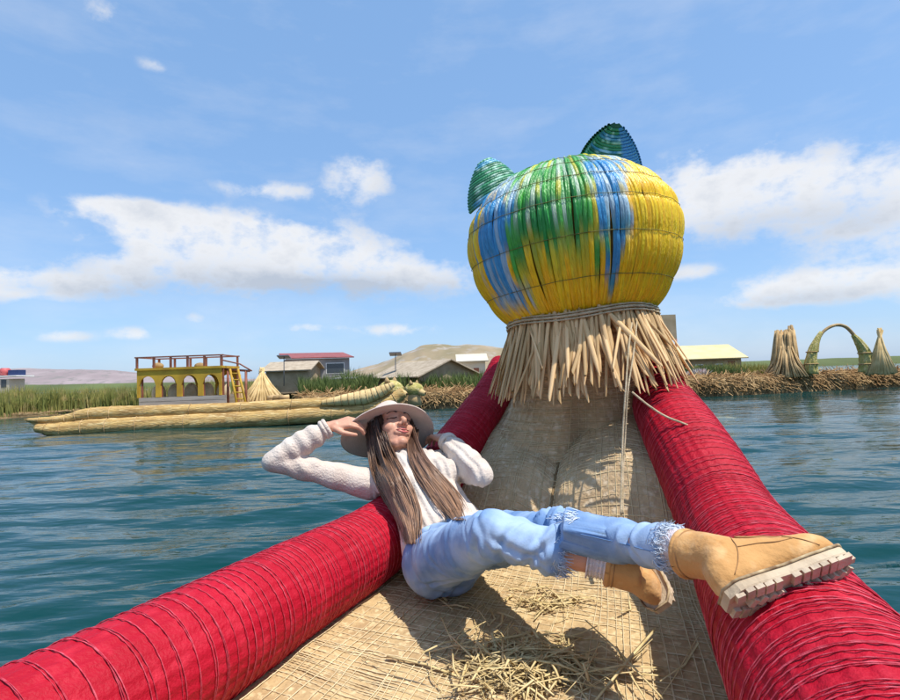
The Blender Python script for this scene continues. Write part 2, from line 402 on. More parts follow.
# ------------------------------------------------------------------ hills and far shores
def ridge(name, mat, d, prof, depth, label, rough=1.0, seed=0):
    """terrain ridge: profile [(px, py_top)] at distance d, a real mound with depth"""
    prof = np.array(prof, float); n = 160; xs = np.linspace(prof[0, 0], prof[-1, 0], n); rows = []
    top = np.interp(xs, prof[:, 0], prof[:, 1]); m = 22
    for j in range(m):
        t = j / (m - 1); row = []
        for i in range(n):
            p = P(xs[i], top[i], d); base = max(p[2], .5)
            hgt = base * math.sin(math.pi * min(1, max(0, t))) ** .9
            hgt += base * .10 * rough * noise.noise(Vector((p[0] / d * 14 + seed, t * 5, seed))) * math.sin(math.pi * t)
            hgt += base * .05 * rough * noise.noise(Vector((p[0] / d * 50 + seed, t * 14, seed)))* math.sin(math.pi * t)
            dd = (t - .5) * depth; row.append((p[0] * (1 + dd / d), d + dd, hgt - (.6 if t in (0, 1) else 0)))
        rows.append(row)
    mb = MB(); mb.loft(rows, caps=False, close=False)
    tag(mb.obj(name, mat), label, None, None, 'structure')
ridge('hills', MT['hill1'], 3800, [(-220, 378), (-120, 372), (-30, 370), (60, 369), (110, 370), (150, 374), (230, 378), (330, 382), (420, 383)], 1500, 'low purple grey hills on the far shore', .6, 1)
ridge('hills', MT['hill2'], 620, [(310, 379), (350, 372), (378, 364), (400, 354), (420, 347.5), (440, 345.5), (480, 345), (520, 350), (570, 357), (620, 364), (680, 371)], 260, 'stony brown hill behind the island huts', 1.0, 5)
ridge('far_shore', MT['shore'], 300, [(600, 369), (650, 365), (700, 363), (760, 361), (800, 359.5), (850, 358), (900, 356), (1000, 354), (1150, 352)], 40, 'flat green reed shore across the lake', .8, 9)
ridge('far_shore', MT['shore'], 420, [(-200, 389), (-100, 387), (20, 385), (130, 383), (260, 381), (380, 378)], 50, 'flat dull green shore beyond the reed bed', .8, 13)

# ------------------------------------------------------------------ plants made of blades
def blades(name, mat, sampler, n, hmin, hmax, width, lean=.25, label=None, kind='stuff', cat=None, seed=1, parent=None):
    r = np.random.default_rng(seed); mb_v = []; mb_f = []; o = 0
    for i in range(n):
        x, y, z = sampler(r); h = r.uniform(hmin, hmax) * (.80 + .42 * noise.noise(Vector((x * .55 + seed, y * .55, seed))) + .22 * noise.noise(Vector((x * 1.9, y * 1.9, seed)))); a = r.uniform(0, 6.283); w = width * r.uniform(.6, 1.3)
        lx, ly = r.normal(0, lean, 2) * h; ca, sa = math.cos(a) * w / 2, math.sin(a) * w / 2
        mx, my = x + lx * .35, y + ly * .35
        mb_v += [(x - ca, y - sa, z), (x + ca, y + sa, z), (mx - ca * .8, my - sa * .8, z + h * .55), (mx + ca * .8, my + sa * .8, z + h * .55), (x + lx, y + ly, z + h)]
        mb_f += [(o, o + 1, o + 3, o + 2), (o + 2, o + 3, o + 4)]; o += 5
    mb = MB(); mb.add(mb_v, mb_f); ob = mb.obj(name, mat, parent, smooth=False)
    return tag(ob, label, cat, None, kind)

# ------------------------------------------------------------------ islands
def island(name, edge, back, top_z, mat_top, label, seed=0):
    """reed island: front edge [(px, py)] on the water, 'back' metres deep"""
    e = np.array([PZ(px, py, 0) for px, py in edge]); n = 150
    e = spline(e, n); rows = []
    prof = [(0, -.5), (-.02, .05), (.05, .35), (.0, .62), (.10, .86), (.35, 1.0), (1.2, 1.03), (3, 1.05), (back * .6, 1.0), (back, .9), (back + .3, -.4)]
    for (dy, hz) in prof:
        row = []
        for i in range(n):
            p = e[i]; j = noise.noise(Vector((p[0] * 1.3 + seed, dy * 2, hz * 3))) * (.16 if dy < 1 else .3)
            j2 = noise.noise(Vector((p[0] * 3.1 + seed, dy * 3, 7.7)))
            out = norm(V(p[0], p[1], 0))
            q = V(p[0], p[1], 0) + out * (dy + j); row.append((q[0], q[1], hz * top_z + (.10 * j2 if hz > .5 else 0)))
        rows.append(row)
    mb = MB(); mb.loft(rows, caps=False, close=False); ob = mb.obj(name, mat_top)
    tag(ob, label, None, None, 'structure'); return e
eR = island('reed_island', [(640, 402), (690, 397.5), (730, 396), (780, 393.5), (830, 391), (873, 388.5), (920, 387), (1050, 384)], 9, .95, MT['bank'], 'floating island bank of packed brown reeds', 2)
eM = island('reed_island', [(300, 412), (360, 410), (410, 409), (450, 408), (500, 406), (560, 403), (640, 402)], 26, .80, MT['bank'], 'reed bank behind the red boat prow', 8)
eL = island('reed_island', [(-260, 430), (-120, 424), (0, 419), (70, 414), (140, 411), (220, 409), (300, 407)], 16, .35, MT['bank'], 'low muddy reed shore on the left', 14)

def edge_sampler(e, lo, hi, dmin, dmax, z0):
    def f(r):
        i = r.uniform(lo, hi) * (len(e) - 1); k = int(i); p = e[k] + (e[min(k + 1, len(e) - 1)] - e[k]) * (i - k)
        o = norm(V(p[0], p[1], 0)); q = p + o * r.uniform(dmin, dmax); return q[0], q[1], z0
    return f
def litter(e, zt, n, seed, label, d0=-.12, d1=1.6):
    """loose broken reeds lying on and hanging over the island edge"""
    r = np.random.default_rng(seed); mb = MB()
    for i in range(n):
        k = int(r.uniform(0, len(e) - 1)); p = e[k] + (e[k + 1] - e[k]) * r.uniform(); o = norm(V(p[0], p[1], 0)); s_ = V(-o[1], o[0], 0)
        t = r.uniform() ** 1.6; q = p + o * (d0 + t * (d1 - d0)); dn = max(0, 1 - t * 2.2)
        z = zt * (1.02 - dn * r.uniform(0, .8)) + r.uniform(0, .10)
        dirv = norm(s_ * r.normal(0, 1) + o * r.normal(0, .5) + V(0, 0, r.normal(0, .35) - dn * .8)); L_ = r.uniform(.15, .6)
        a = V(q[0], q[1], z) - o * .04; b = a + dirv * L_
        mb.tube([a, b], [.018 * r.uniform(.6, 1.4)] * 2, 3, caps=False)
    tag(mb.obj('reed_litter', MT['litter'], smooth=False), label, None, None, 'stuff')
litter(eR, .95, 7000, 4, 'loose brown cut reeds along the right island edge')
litter(eM, .80, 4500, 5, 'loose cut reeds along the bank behind the prow')

# tall reed bed on the left and green growth on the islands
blades('reed_bed', MT['grass'], edge_sampler(eL, .33, .95, .0, 7.0, .05), 30000, 1.0, 1.95, .055, .12, 'dense olive green reed bed standing in the water on the left', seed=3)
blades('reed_patch', MT['green'], edge_sampler(eL, .86, 1.0, 2, 8, .3), 4200, .8, 1.6, .06, .14, 'green reeds behind the golden boat and straw tent', seed=31)
blades('reed_patch', MT['green'], edge_sampler(eM, .0, .22, 4, 9, .8), 4200, .5, 1.5, .06, .16, 'green reeds growing in front of the red roofed house', seed=11)
blades('reed_patch', MT['green'], edge_sampler(eM, .26, .62, 3.2, 8, .8), 4200, .4, 1.25, .06, .18, 'green plants between the huts and the reed bank', seed=12)
blades('reed_patch', MT['green'], edge_sampler(eR, .08, .34, 2.5, 5, .95), 3600, .35, .95, .05, .2, 'green plants in front of the yellow roofed house', seed=13)
blades('reed_patch', MT['grass'], edge_sampler(eR, .16, .40, 4, 8, .95), 2600, .5, 1.1, .05, .16, 'dry grass tufts left of the tall reed stack', seed=14)

# ------------------------------------------------------------------ background buildings
def quadbox(mb, p0, p1, depth, z0, z1, mi=0):
    """upright box whose front bottom edge runs p0->p1 and goes back 'depth'"""
    p0, p1 = np.asarray(p0, float), np.asarray(p1, float); t = norm(V(p1[0] - p0[0], p1[1] - p0[1], 0)); b = V(-t[1], t[0], 0) * depth
    poly = [V(p0[0], p0[1], z0), V(p1[0], p1[1], z0), V(p1[0], p1[1], 0) + b + V(0, 0, z0), V(p0[0], p0[1], 0) + b + V(0, 0, z0)]
    mb.prism(poly, V(0, 0, z0), V(0, 0, z1), mi); return t, b
def slab(mb, pts, th):
    n = norm(np.cross(np.asarray(pts[1]) - pts[0], np.asarray(pts[2]) - pts[0]))
    if n[2] < 0: n = -n
    mb.prism(pts, V(0, 0, 0), n * th)

def house(name, pxl, pxr, py_eave, py_base, d, depth, roof, label, wallm, roofm, d2=None, ridge_rise=.5, over=.3, windows=(), door=None, cat='house', slope=0.0):
    d2 = d2 or d
    p0, p1 = P(pxl, py_base, d), P(pxr, py_base, d2); z0 = min(p0[2], p1[2]) - .3; z0 = max(z0, .3)
    zt = P((pxl + pxr) / 2, py_eave, (d + d2) / 2)[2]
    root = thing(name, ((p0[0] + p1[0]) / 2, (p0[1] + p1[1]) / 2, z0), label, cat)
    mb = MB(); t, b = quadbox(mb, p0, p1, depth, z0, zt); mb.obj('wall', wallm, root, smooth=False)
    o = V(0, 0, zt); f0 = V(p0[0], p0[1], 0) + o; f1 = V(p1[0], p1[1], 0) + o; nb = norm(b)
    mb = MB(); th = .07
    if roof == 'gable':      # ridge parallel to the front
        m0, m1 = f0 + b / 2 + V(0, 0, ridge_rise) - t * over, f1 + b / 2 + V(0, 0, ridge_rise) + t * over
        e0, e1 = f0 - nb * over - t * over - V(0, 0, ridge_rise * over / (depth / 2) - .003), f1 - nb * over + t * over - V(0, 0, ridge_rise * over / (depth / 2) - .003)
        g0, g1 = e0 + b + 2 * nb * over, e1 + b + 2 * nb * over
        slab(mb, [e0, e1, m1, m0], th); mb.obj('roof', roofm, root, smooth=False)
        mb = MB(); slab(mb, [g1, g0, m0, m1], th * .97); mb.obj('roof', roofm, root, smooth=False)
        mb = MB()
        for q in (f0, f1):
            mb = MB(); tri = [q, q + b, q + b / 2 + V(0, 0, ridge_rise)]; mb.prism(tri, V(0, 0, 0), t * (.02 if q is f0 else -.02))
            mb.obj('gable', wallm, root, smooth=False)
    elif roof == 'shed':
        e0, e1 = f0 - nb * over - t * over + V(0, 0, .004), f1 - nb * over + t * over + V(0, 0, .004)
        g0, g1 = e0 + b + 2 * nb * over + V(0, 0, ridge_rise), e1 + b + 2 * nb * over + V(0, 0, ridge_rise)
        dz = V(0, 0, slope); slab(mb, [e0 + dz, e1, g1, g0 + dz], th); mb.obj('roof', roofm, root, smooth=False)
    def panel(nm, u0, u1, v0, v1, mat, proud=.03):
        w = MB(); a = V(p0[0], p0[1], 0) + t * np.linalg.norm((p1 - p0)[:2]) * u0; c = V(p0[0], p0[1], 0) + t * np.linalg.norm((p1 - p0)[:2]) * u1
        zz0, zz1 = z0 + (zt - z0) * v0, z0 + (zt - z0) * v1
        poly = [a + V(0, 0, zz0), c + V(0, 0, zz0), c + V(0, 0, zz1), a + V(0, 0, zz1)]
        w.prism(poly, V(0, 0, 0), -nb * proud); return w.obj(nm, mat, root, smooth=False), a, c, zz0, zz1
    for (u0, u1, v0, v1) in windows:
        fo, a, c, q0, q1 = panel('window', u0, u1, v0, v1, MT['white'])
        w = MB(); i = t * .06
        w.prism([a + i + V(0, 0, q0 + .06), c - i + V(0, 0, q0 + .06), c - i + V(0, 0, q1 - .06), a + i + V(0, 0, q1 - .06)], V(0, 0, 0), -nb * .045)
        w.obj('pane', MT['glass'], fo, smooth=False)
    if door: panel('door', *door, MT['redwood'])
    return root

house('house', 286, 350, 358.5, 386, 36.5, 5, 'shed', 'grey tin house with red roof behind the straw tent', MT['wall_grey'], MT['roof_red'], 38, .62, .3, [(.62, .92, .52, .86), (.40, .52, .35, .80)], (.30, .38, 0, .72))
house('reed_hut', 266, 308, 370, 388, 34, 3.6, 'gable', 'low hut with curved grey thatch roof beside red roofed house', MT['wall_tan'], MT['roof_reed'], None, .55, .3, cat='hut')
house('shed', 335, 355, 379, 389, 33, 2.2, 'shed', 'small white walled shed below the red roofed house', MT['wall_cream'], MT['wall_grey'], None, .1, .12, (), (.1, .3, 0, .8), cat='shed')
house('reed_hut', 376, 420, 376, 388, 34, 4.2, 'gable', 'long brown reed hut under the stony hill', MT['wall_tan'], MT['roof_reed'], 30, .85, .35, [(.55, .7, .3, .7)], (.75, .9, 0, .8), cat='hut')
house('reed_hut', 402, 436, 372, 390, 38, 3.4, 'gable', 'tan reed hut half hidden by green plants near the hill', MT['palereed'], MT['wall_tan'], None, .8, .25, (), (.3, .5, 0, .8), cat='hut')
house('house', 460, 486, 361, 384, 33, 3.0, 'gable', 'cream walled hut just left of the cat head straw skirt', MT['wall_cream'], MT['wall_cream'], None, .45, .2, [(.15, .40, .45, .75)], (.55, .75, 0, .75))
house('house', 676, 742, 357.5, 374, 38, 4.6, 'gable', 'low house with pale yellow roof on the right island', MT['wall_tan'], MT['roof_yellow'], None, .95, .35, [(.3, .42, .3, .7), (.6, .72, .3, .7)], (.80, .9, 0, .8))

def solar_pole(px, py_top, py_base, d, label):
    a = P(px, py_base, d); b = P(px, py_top, d); root = thing('solar_panel', a, label, 'solar panel', 'solar panels on poles')
    mb = MB(); mb.tube([a, b], [.03, .026], 8); mb.obj('pole', MT['steel'], root)
    R = np.array([norm(V(1, 0, 0)), norm(V(0, .95, -.3)), norm(V(0, .3, .95))])
    mb = MB(); mb.box(b + V(0, 0, .05), (.72, .55, .04), R); pn = mb.obj('panel', MT['panel'], root, smooth=False)
    mb = MB(); mb.box(b + V(0, 0, .022), (.76, .59, .03), R); mb.obj('frame', MT['steel'], pn, smooth=False)
solar_pole(395.5, 354.5, 386, 33, 'solar panel on a thin pole above the long reed hut')
solar_pole(284, 357.5, 386, 33, 'solar panel on a pole by the left end of the red roof')

# thin wooden watch post seen just right of the head
root = thing('lookout_post', P(668, 376, 30), 'weathered board lookout tower just right of the straw skirt', 'tower')
mb = MB(); quadbox(mb, P(660, 340, 30), P(677, 340, 30), .9, P(660, 340, 30)[2], P(660, 315, 30)[2]); mb.obj('cabin', MT['wall_tan'], root, smooth=False)
for q in (661, 676):
    for dd in (30.02, 30.85):
        mb = MB(); mb.tube([P(q, 376, dd), P(q, 339, dd)], .06, 6); mb.obj('leg', MT['redwood'], root)

# straw tent, reed stacks and the reed arch
def straw_tent(name, px, py_top, py_base, d, wpx, label, mat, n=90, seed=0, top_flare=.12):
    base, top = P(px, py_base, d), P(px, py_top, d); R_ = wpx / 2 / FPX * d; r = np.random.default_rng(seed)
    mb = MB()
    for i in range(n):
        a = 6.283 * i / n + r.uniform(-.05, .05); rr = R_ * r.uniform(.85, 1.08)
        f = base + V(math.cos(a) * rr, math.sin(a) * rr, r.uniform(-.05, .05)); g = top + V(-math.cos(a), -math.sin(a), 0) * R_ * top_flare * r.uniform(.2, 1.2) + V(0, 0, r.uniform(-.15, .18))
        mid = (f + g) / 2 - V(math.cos(a), math.sin(a), 0) * R_ * .10
        mb.tube([f, mid, g], [.07, .06, .03], 5)
    ob = mb.obj(name, mat); return tag(ob, label, 'reed stack')
straw_tent('straw_tent', 262, 371, 403, 23.5, 44, 'pale yellow conical straw tent behind the golden boat', MT['palereed'], 80, 3)
straw_tent('reed_stack', 239, 378, 404, 22.5, 24, 'small brown stook of reeds leaning by the cabin ladder', MT['oldreed'], 40, 6)

def reed_stack_tall():
    d = 29.5; root = thing('reed_stack', P(786, 376, d), 'tall stepped stack of brown reed bundles on the right island', 'reed stack')
    r = np.random.default_rng(5)
    for (x0, y0, x1, y1, w0, w1) in ((776, 375, 779, 332, .40, .20), (785, 375, 784, 334, .42, .24), (794, 375, 791, 327, .38, .16), (781, 376, 782, 338, .40, .24), (790, 376, 788, 331, .40, .26), (787, 376, 786.5, 333, .42, .28), (783, 375, 781, 336, .42, .22)):
        mb = MB(); a, b = P(x0, y0, d + r.uniform(-.2, .2)), P(x1, y1, d + r.uniform(-.15, .15))
        for i in range(34):
            an = r.uniform(0, 6.28); q = math.sqrt(r.uniform()); o = V(math.cos(an), math.sin(an), 0) * q
            mb.tube([a + o * w0, (a + b) / 2 + o * (w0 + w1) / 2, b + o * w1 + V(0, 0, r.uniform(-.3, .12))], .055, 5)
        mb.obj('reed_bundle', MT['oldreed'], root)
    mb = MB()
    for i in range(70):
        an = 6.283 * i / 70; rr = r.uniform(.9, 1.35); f = P(787, 377, d) + V(math.cos(an) * rr, math.sin(an) * rr * .8, 0); g = P(785, 350 + r.uniform(-4, 6), d) + V(math.cos(an), math.sin(an), 0) * .38
        mb.tube([f, (f + g) / 2 - V(math.cos(an), math.sin(an), 0) * .12, g], [.05, .05, .03], 5)
    mb.obj('splayed_skirt', MT['oldreed'], root)
reed_stack_tall()
def reed_arch():
    d = 29; root = thing('reed_arch', P(840, 372, d), 'round reed arch of two green horns joined by a thin loop', 'arch')
    def horn(pts, r0, r1, nm, mat, n=18):
        c = spline([P(x, y, d) for x, y in pts], n); mb = MB(); rr = np.random.default_rng(len(nm) + int(pts[0][0]))
        rad = np.linspace(r0, r1, n)
        k = 36; rings = []
        t = np.gradient(c, axis=0); t /= np.linalg.norm(t, axis=1)[:, None]; th = np.arange(k) * 2 * math.pi / k
        for i in range(n):
            u = V(0, 1, 0); w = np.cross(t[i], u); jag = 1 + .12 * np.cos(th * 9) * rr.uniform(.5, 1.2)
            rings.append(c[i] + rad[i] * (np.outer(np.cos(th) * jag, w) + np.outer(np.sin(th) * jag, u)))
        mb.loft(rings); return mb.obj(nm, mat, root)
    horn([(811, 374), (811, 362), (813, 350), (817, 340), (821, 332)], .34, .08, 'horn', MT['greenreed'])
    horn([(868, 372), (867, 362), (864, 351), (858, 341), (853, 335)], .42, .10, 'horn', MT['greenreed'])
    horn([(818, 340), (823, 332), (830, 327), (838, 325), (846, 327), (853, 334), (858, 341)], .07, .09, 'loop', MT['oldreed'], 26)
    horn([(817.5, 352), (819, 340), (820, 331)], .06, .015, 'stray_tip', MT['palereed'])
    for (x, y, w) in ((811.3, 364, .335), (811.5, 352, .255), (867, 364, .39), (864.5, 353, .31)):
        c = P(x, y, d); mb = MB(); th = np.linspace(0, 6.283, 17); mb.tube([c + V(math.cos(a) * w, math.sin(a) * w, 0) for a in th], .035, 5, caps=False); mb.obj('tie_band', MT['oldreed'], root)
reed_arch()
straw_tent('reed_stack', 880, 331, 374, 28.6, 24, 'slim pale reed stook at the right edge beside the arch', MT['palereed'], 40, 9, .2)
# low heap behind the straw skirt on the right island
blades('reed_patch', material('white_flowers', (.70, .66, .62), (.45, .40, .36), 2, 3, .8, c3=(.55, .10, .10), s3=3), edge_sampler(eR, .10, .21, 1.5, 2.5, .95), 700, .2, .75, .09, .3, 'pale flowering plants right of the straw skirt', seed=41)

# far passenger launch on the left edge
def launch():
    d = 44; z = 0; root = thing('motor_launch', P(2, 392, d), 'white passenger launch with dark blue top on the far left', 'boat')
    mb = MB(); a, b = P(-40, 392, d), P(20, 391, d)
    rings = []
    for t in np.linspace(0, 1, 12):
        c = a + (b - a) * t; w = 1.0 * math.sqrt(max(0.02, 1 - max(0, t - .55) ** 2 / .21)); hz = .9 + .35 * max(0, t - .6) * 2
        rings.append([c * V(1, 1, 0) + V(0, y_ * w, z_) for (y_, z_) in ((-1, hz), (-.8, .1), (-.3, -.4), (.3, -.4), (.8, .1), (1, hz))])
    mb.loft(rings); mb.obj('hull', MT['pink'], root)
    mb = MB(); quadbox(mb, P(-38, 391, d - .8), P(9, 391, d - .8), 1.6, .85, P(5, 379, d)[2]); cb = mb.obj('cabin', MT['wall_cream'], root, smooth=False)
    for x in (-30, -18, -6, 1): 
        w = MB(); a_, b_ = P(x, 384, d - .83), P(x + 5, 384, d - .83); quadbox(w, a_, b_, .05, a_[2] - .3, a_[2] + .35); w.obj('window', MT['glass'], cb, smooth=False)
    mb = MB(); a_, b_ = P(-40, 378.5, d - .95), P(16, 378.5, d - .95); quadbox(mb, a_, b_, 1.9, a_[2], a_[2] + .12); mb.obj('roof', MT['white'], root, smooth=False)
    mb = MB(); a_, b_ = P(8, 377.5, d - .5), P(18, 377.5, d - .5); quadbox(mb, a_, b_, .8, a_[2] + .02, a_[2] + .62); mb.obj('wheelhouse', MT['blue'], root, smooth=False)
    mb = MB(); mb.tube([P(2, 372, d - .3), P(8, 372, d - .3)], .35, 10); mb.obj('roof_float', MT['pink'], root)
launch()

# ------------------------------------------------------------------ golden reed boat with arched cabin
def golden_boat():
    D0, D1 = 19.0, 20.6
    dd = lambda px: D0 + (D1 - D0) * (px - 25) / 370
    root = thing('reed_boat', P(200, 428, dd(200)), 'golden reed boat with yellow arched cabin moored before the reed bed', 'boat')
    def roll(nm, pts, rad, off=0.0, mat=MT['gold'], seed=0):
        ctl = [P(x, y, dd(x) + off) for x, y in pts]; n = 90; c = spline(ctl, n); r = np.interp(np.linspace(0, 1, n), np.linspace(0, 1, len(rad)), rad)
        t = np.gradient(c, axis=0); t /= np.linalg.norm(t, axis=1)[:, None]; k = 26; th = np.arange(k) * 2 * math.pi / k; rings = []
        for i in range(n):
            u = norm(V(0, 0, 1) - t[i] * t[i][2]); w = np.cross(t[i], u); jag = 1 + .045 * np.cos(th * 13) + .03 * math.sin(i * 1.9) * (1 if i % 6 else -2)
            rings.append(c[i] + r[i] * (np.outer(np.cos(th) * jag, w) + np.outer(np.sin(th) * jag, u)))
        mb = MB(); mb.loft(rings); ob = mb.obj(nm, mat, root)
        for i in range(5, n - 4, 7):
            mb = MB(); u = norm(V(0, 0, 1) - t[i] * t[i][2]); w = np.cross(t[i], u); aa = np.linspace(0, 6.283, 17)
            mb.tube([c[i] + (r[i] * 1.03) * (math.cos(a) * w + math.sin(a) * u) for a in aa], .018, 4, caps=False); mb.obj('binding_cord', MT['oldreed'], ob)
        return c
    roll('side_roll', [(36, 428), (60, 430), (95, 427), (140, 425), (220, 421), (300, 416), (360, 411), (388, 402), (404, 392)], [.14, .26, .31, .33, .33, .32, .31, .28, .2])
    roll('side_roll', [(27, 420), (50, 420), (68, 419), (84, 415), (110, 413), (160, 411.5), (230, 409), (300, 405), (350, 402), (385, 394)], [.06, .12, .18, .22, .24, .24, .24, .24, .24, .16], .12)
    roll('side_roll', [(40, 424), (100, 421), (220, 414), (300, 409), (380, 398)], [.12, .3, .34, .34, .2], 2.3)
    # curled reed bundle at the bow end
    roll('bow_bundle', [(322, 403), (345, 400), (365, 397), (382, 391), (394, 384)], [.1, .22, .28, .22, .1], -.15, MT['palereed'])
    # deck between the rolls
    mb = MB(); mb.loft([[P(x, y, dd(x) + .2), P(x, y, dd(x) + 2.2), P(x, y, dd(x) + 2.2) - V(0, 0, .25), P(x, y, dd(x) + .2) - V(0, 0, .25)] for x, y in ((60, 417), (140, 411), (220, 408), (300, 404), (370, 399))]); mb.obj('deck', MT['palereed'], root, smooth=False)
    # bow piece on the left: flat pointed snout
    mb = MB(); mb.loft([[P(x, y - h, dd(x) + o) , P(x, y + h, dd(x) + o), P(x, y + h * .5, dd(x) + o + .8), P(x, y - h, dd(x) + o + .8)] for x, y, h, o in ((24, 419, .6, .2), (38, 424, 3.5, .1), (56, 425, 5.5, 0), (80, 424, 6, .1))]); mb.obj('bow', MT['gold'], root, smooth=False)
    # cabin
    d0 = dd(180) + .55; cx0, cx1 = 137.5, 222
    zb, zw, za, zr = (P(180, y, d0)[2] for y in (409, 396.5, 370.2, 369))
    xa, xb = P(cx0, 400, d0)[0], P(cx1, 400, d0)[0]; ya = d0; dep = 1.5
    for k in range(3):       # grey board courses of the lower wall
        h = (zw - zb) / 3
        mb = MB(); mb.box(((xa + xb) / 2 + .12, ya + .03 * (k % 2) * .2, zb + h * (k + .5)), (xb - xa + .1, .06, h * .94)); mb.obj('board', MT['greyboard'], root, smooth=False)
    mb = MB(); mb.box(((xa + xb) / 2, ya + dep, (zb + zw) / 2), (xb - xa, .06, zw - zb)); mb.obj('back_board', MT['greyboard'], root, smooth=False)
    def arch_wall(y, nm):
        nA = 4; W = xb - xa; cell = W / nA; mb = MB(); th = .07
        top = zr - .012
        for i in range(nA):
            x0 = xa + cell * i; pw = cell * .12; op0, op1 = x0 + pw, x0 + cell - pw; r = (op1 - op0) / 2; cz = zw + (top - zw) * .42; hh = (top - zw) * .36
            # pillars
            for (u0, u1) in ((x0, op0), (op1, x0 + cell)):
                mb.box(((u0 + u1) / 2, y, (zw + cz) / 2), (u1 - u0, th, cz - zw))
            ns = 10                                  # spandrel over the arch
            for s_ in range(ns):
                t0, t1 = s_ / ns, (s_ + 1) / ns; xs0, xs1 = x0 + cell * t0, x0 + cell * t1
                def zc(x): 
                    q = (x - (op0 + op1) / 2) / r; return cz + hh * math.sqrt(max(0, 1 - q * q))
                p = [V(xs0, y - th / 2, zc(xs0)), V(xs1, y - th / 2, zc(xs1)), V(xs1, y - th / 2, top), V(xs0, y - th / 2, top)]
                mb.prism(p, V(0, 0, 0), V(0, th, 0))
        return mb.obj(nm, MT['yellowwood'], root, smooth=False)
    arch_wall(ya, 'arched_wall'); arch_wall(ya + dep, 'arched_wall')
    for i in range(5):
        for y in (ya + .07, ya + dep - .07):
            x = min(max(xa + (xb - xa) * i / 4, xa + .06), xb - .06)
            mb = MB(); mb.box((x + .09, y, (zb + za) / 2), (.06, .06, za - zb)); mb.obj('post', MT['redwood'], root, smooth=False)
    mb = MB(); mb.box(((xa + xb) / 2, ya + dep / 2, zr + .03), (xb - xa + .12, dep + .16, .09)); mb.obj('roof', MT['yellowwood'], root, smooth=False)
    for i in range(5):       # reed seats inside
        x = xa + (xb - xa) * (i + .5) / 5; mb = MB(); mb.ell((x, ya + dep * .6, zw + .1), (.28, .22, .42), k=12, m=8); mb.obj('seat', MT['seat'], root)
    # railing on the roof
    rz0, rz1 = zr + .075, P(180, 357, d0)[2]
    for i in range(6):
        x = xa + (xb - xa) * i / 5
        for y in (ya - .02, ya + dep + .02):
            mb = MB(); mb.box((x, y, (rz0 + rz1) / 2), (.07, .07, rz1 - rz0)); mb.obj('rail_post', MT['redwood'], root, smooth=False)
    for y in (ya - .02, ya + dep + .02):
        mb = MB(); mb.box(((xa + xb) / 2, y, rz1 + .028), (xb - xa + .16, .08, .05)); mb.obj('rail', MT['redwood'], root, smooth=False)
    for x in (xa, xb):
        mb = MB(); mb.box((x, ya + dep / 2, rz1 + .026), (.05, dep - .1, .045)); mb.obj('rail', MT['redwood'], root, smooth=False)
    for q in (158, 200):
        mb = MB(); mb.ell(P(q, 366, d0 + .8), (.22, .2, .14), k=10, m=6); mb.obj('roof_bundle', MT['oldreed'], root)
    # open end bay with ladder right of the cabin
    for x in (228, 246):
        mb = MB(); mb.tube([P(x, 408, d0 + .1), P(x, 370, d0 + .3)], .05, 6); mb.obj('post', MT['redwood'], root)
    for (a, b) in (((238, 409), (230, 369)), ((247, 409), (238, 369))):
        mb = MB(); mb.tube([P(*a, d0 - .15), P(*b, d0 + .05)], .045, 6); mb.obj('ladder_rail', MT['yellowwood'], root)
    for k in range(6):
        t = (k + .6) / 6.3; mb = MB(); mb.tube([P(238 - 8 * t, 409 - 40 * t, d0 - .14 + .2 * t), P(247 - 9 * t, 409 - 40 * t, d0 - .14 + .2 * t)], .03, 6); mb.obj('ladder_rung', MT['yellowwood'], root)
    mb = MB(); mb.tube([P(222, 369, d0 + .3), P(250, 371, d0 + .3)], .05, 6); mb.obj('beam', MT['redwood'], root)
    mb = MB(); mb.tube([P(222, 360, d0 + .2), P(240, 364, d0 + .2), P(252, 371, d0 + .3)], .03, 6); mb.obj('rail', MT['redwood'], root)
    # brown coil of reeds on deck
    for k in range(6):
        mb = MB(); c = P(272 + 6 * (k % 3), 401 - 3 * (k // 3), dd(280) + .5); mb.tube([c + V(-.18, 0, 0), c + V(.18, .1, .03)], .1, 8); mb.obj('reed_bundle', MT['oldreed'], root)
golden_boat()

# small greenish reed animal heads at the bank end
def animal_head(px, py, d, s, label, yaw):
    c = P(px, py, d); root = thing('reed_animal_head', c - V(0, 0, s), label, 'reed figure')
    mb = MB(); mb.ell(c, (s * 1.15, s, s * .85), k=20, m=12); mb.obj('head', MT['greenreed'], root)
    f = V(math.cos(yaw), math.sin(yaw), -.35)
    mb = MB(); mb.capsule(c + f * s * .7, c + f * s * 1.25, s * .45, s * .36); sn = mb.obj('snout', MT['palereed'], root)
    mb = MB(); mb.ell(c + f * s * 1.6 + V(0, 0, s * .12), (s * .12, s * .16, s * .10), k=8, m=6); mb.obj('nose', MT['dark'], sn)
    w = V(-f[1], f[0], 0); w = norm(w)
    for q in (-1, 1):
        mb = MB(); b = c + w * q * s * .6 + V(0, 0, s * .65); mb.tube([b, b + V(0, 0, s * .22) + w * q * s * .1, b + V(0, 0, s * .5) + w * q * s * .12], [s * .28, s * .2, s * .03], 8); mb.obj('ear', MT['oldreed'], root)
    mb = MB(); mb.tube([c - V(0, 0, s * .5), c - V(0, 0, s * 1.9)], [s * .7, s * .9], 14); mb.obj('neck', MT['oldreed'], root)
animal_head(391, 389.5, 21.6, .46, 'rounded greenish reed animal head nearest the golden boat', -.4)
animal_head(414, 389.5, 22.6, .36, 'smaller reed animal head right of the greenish one', -.5)

# ------------------------------------------------------------------ the red reed boat we sit in
Z0 = EYE[2]; FLOOR = Z0 - .64
def rel(x, y, z): return V(x, y, Z0 + z)
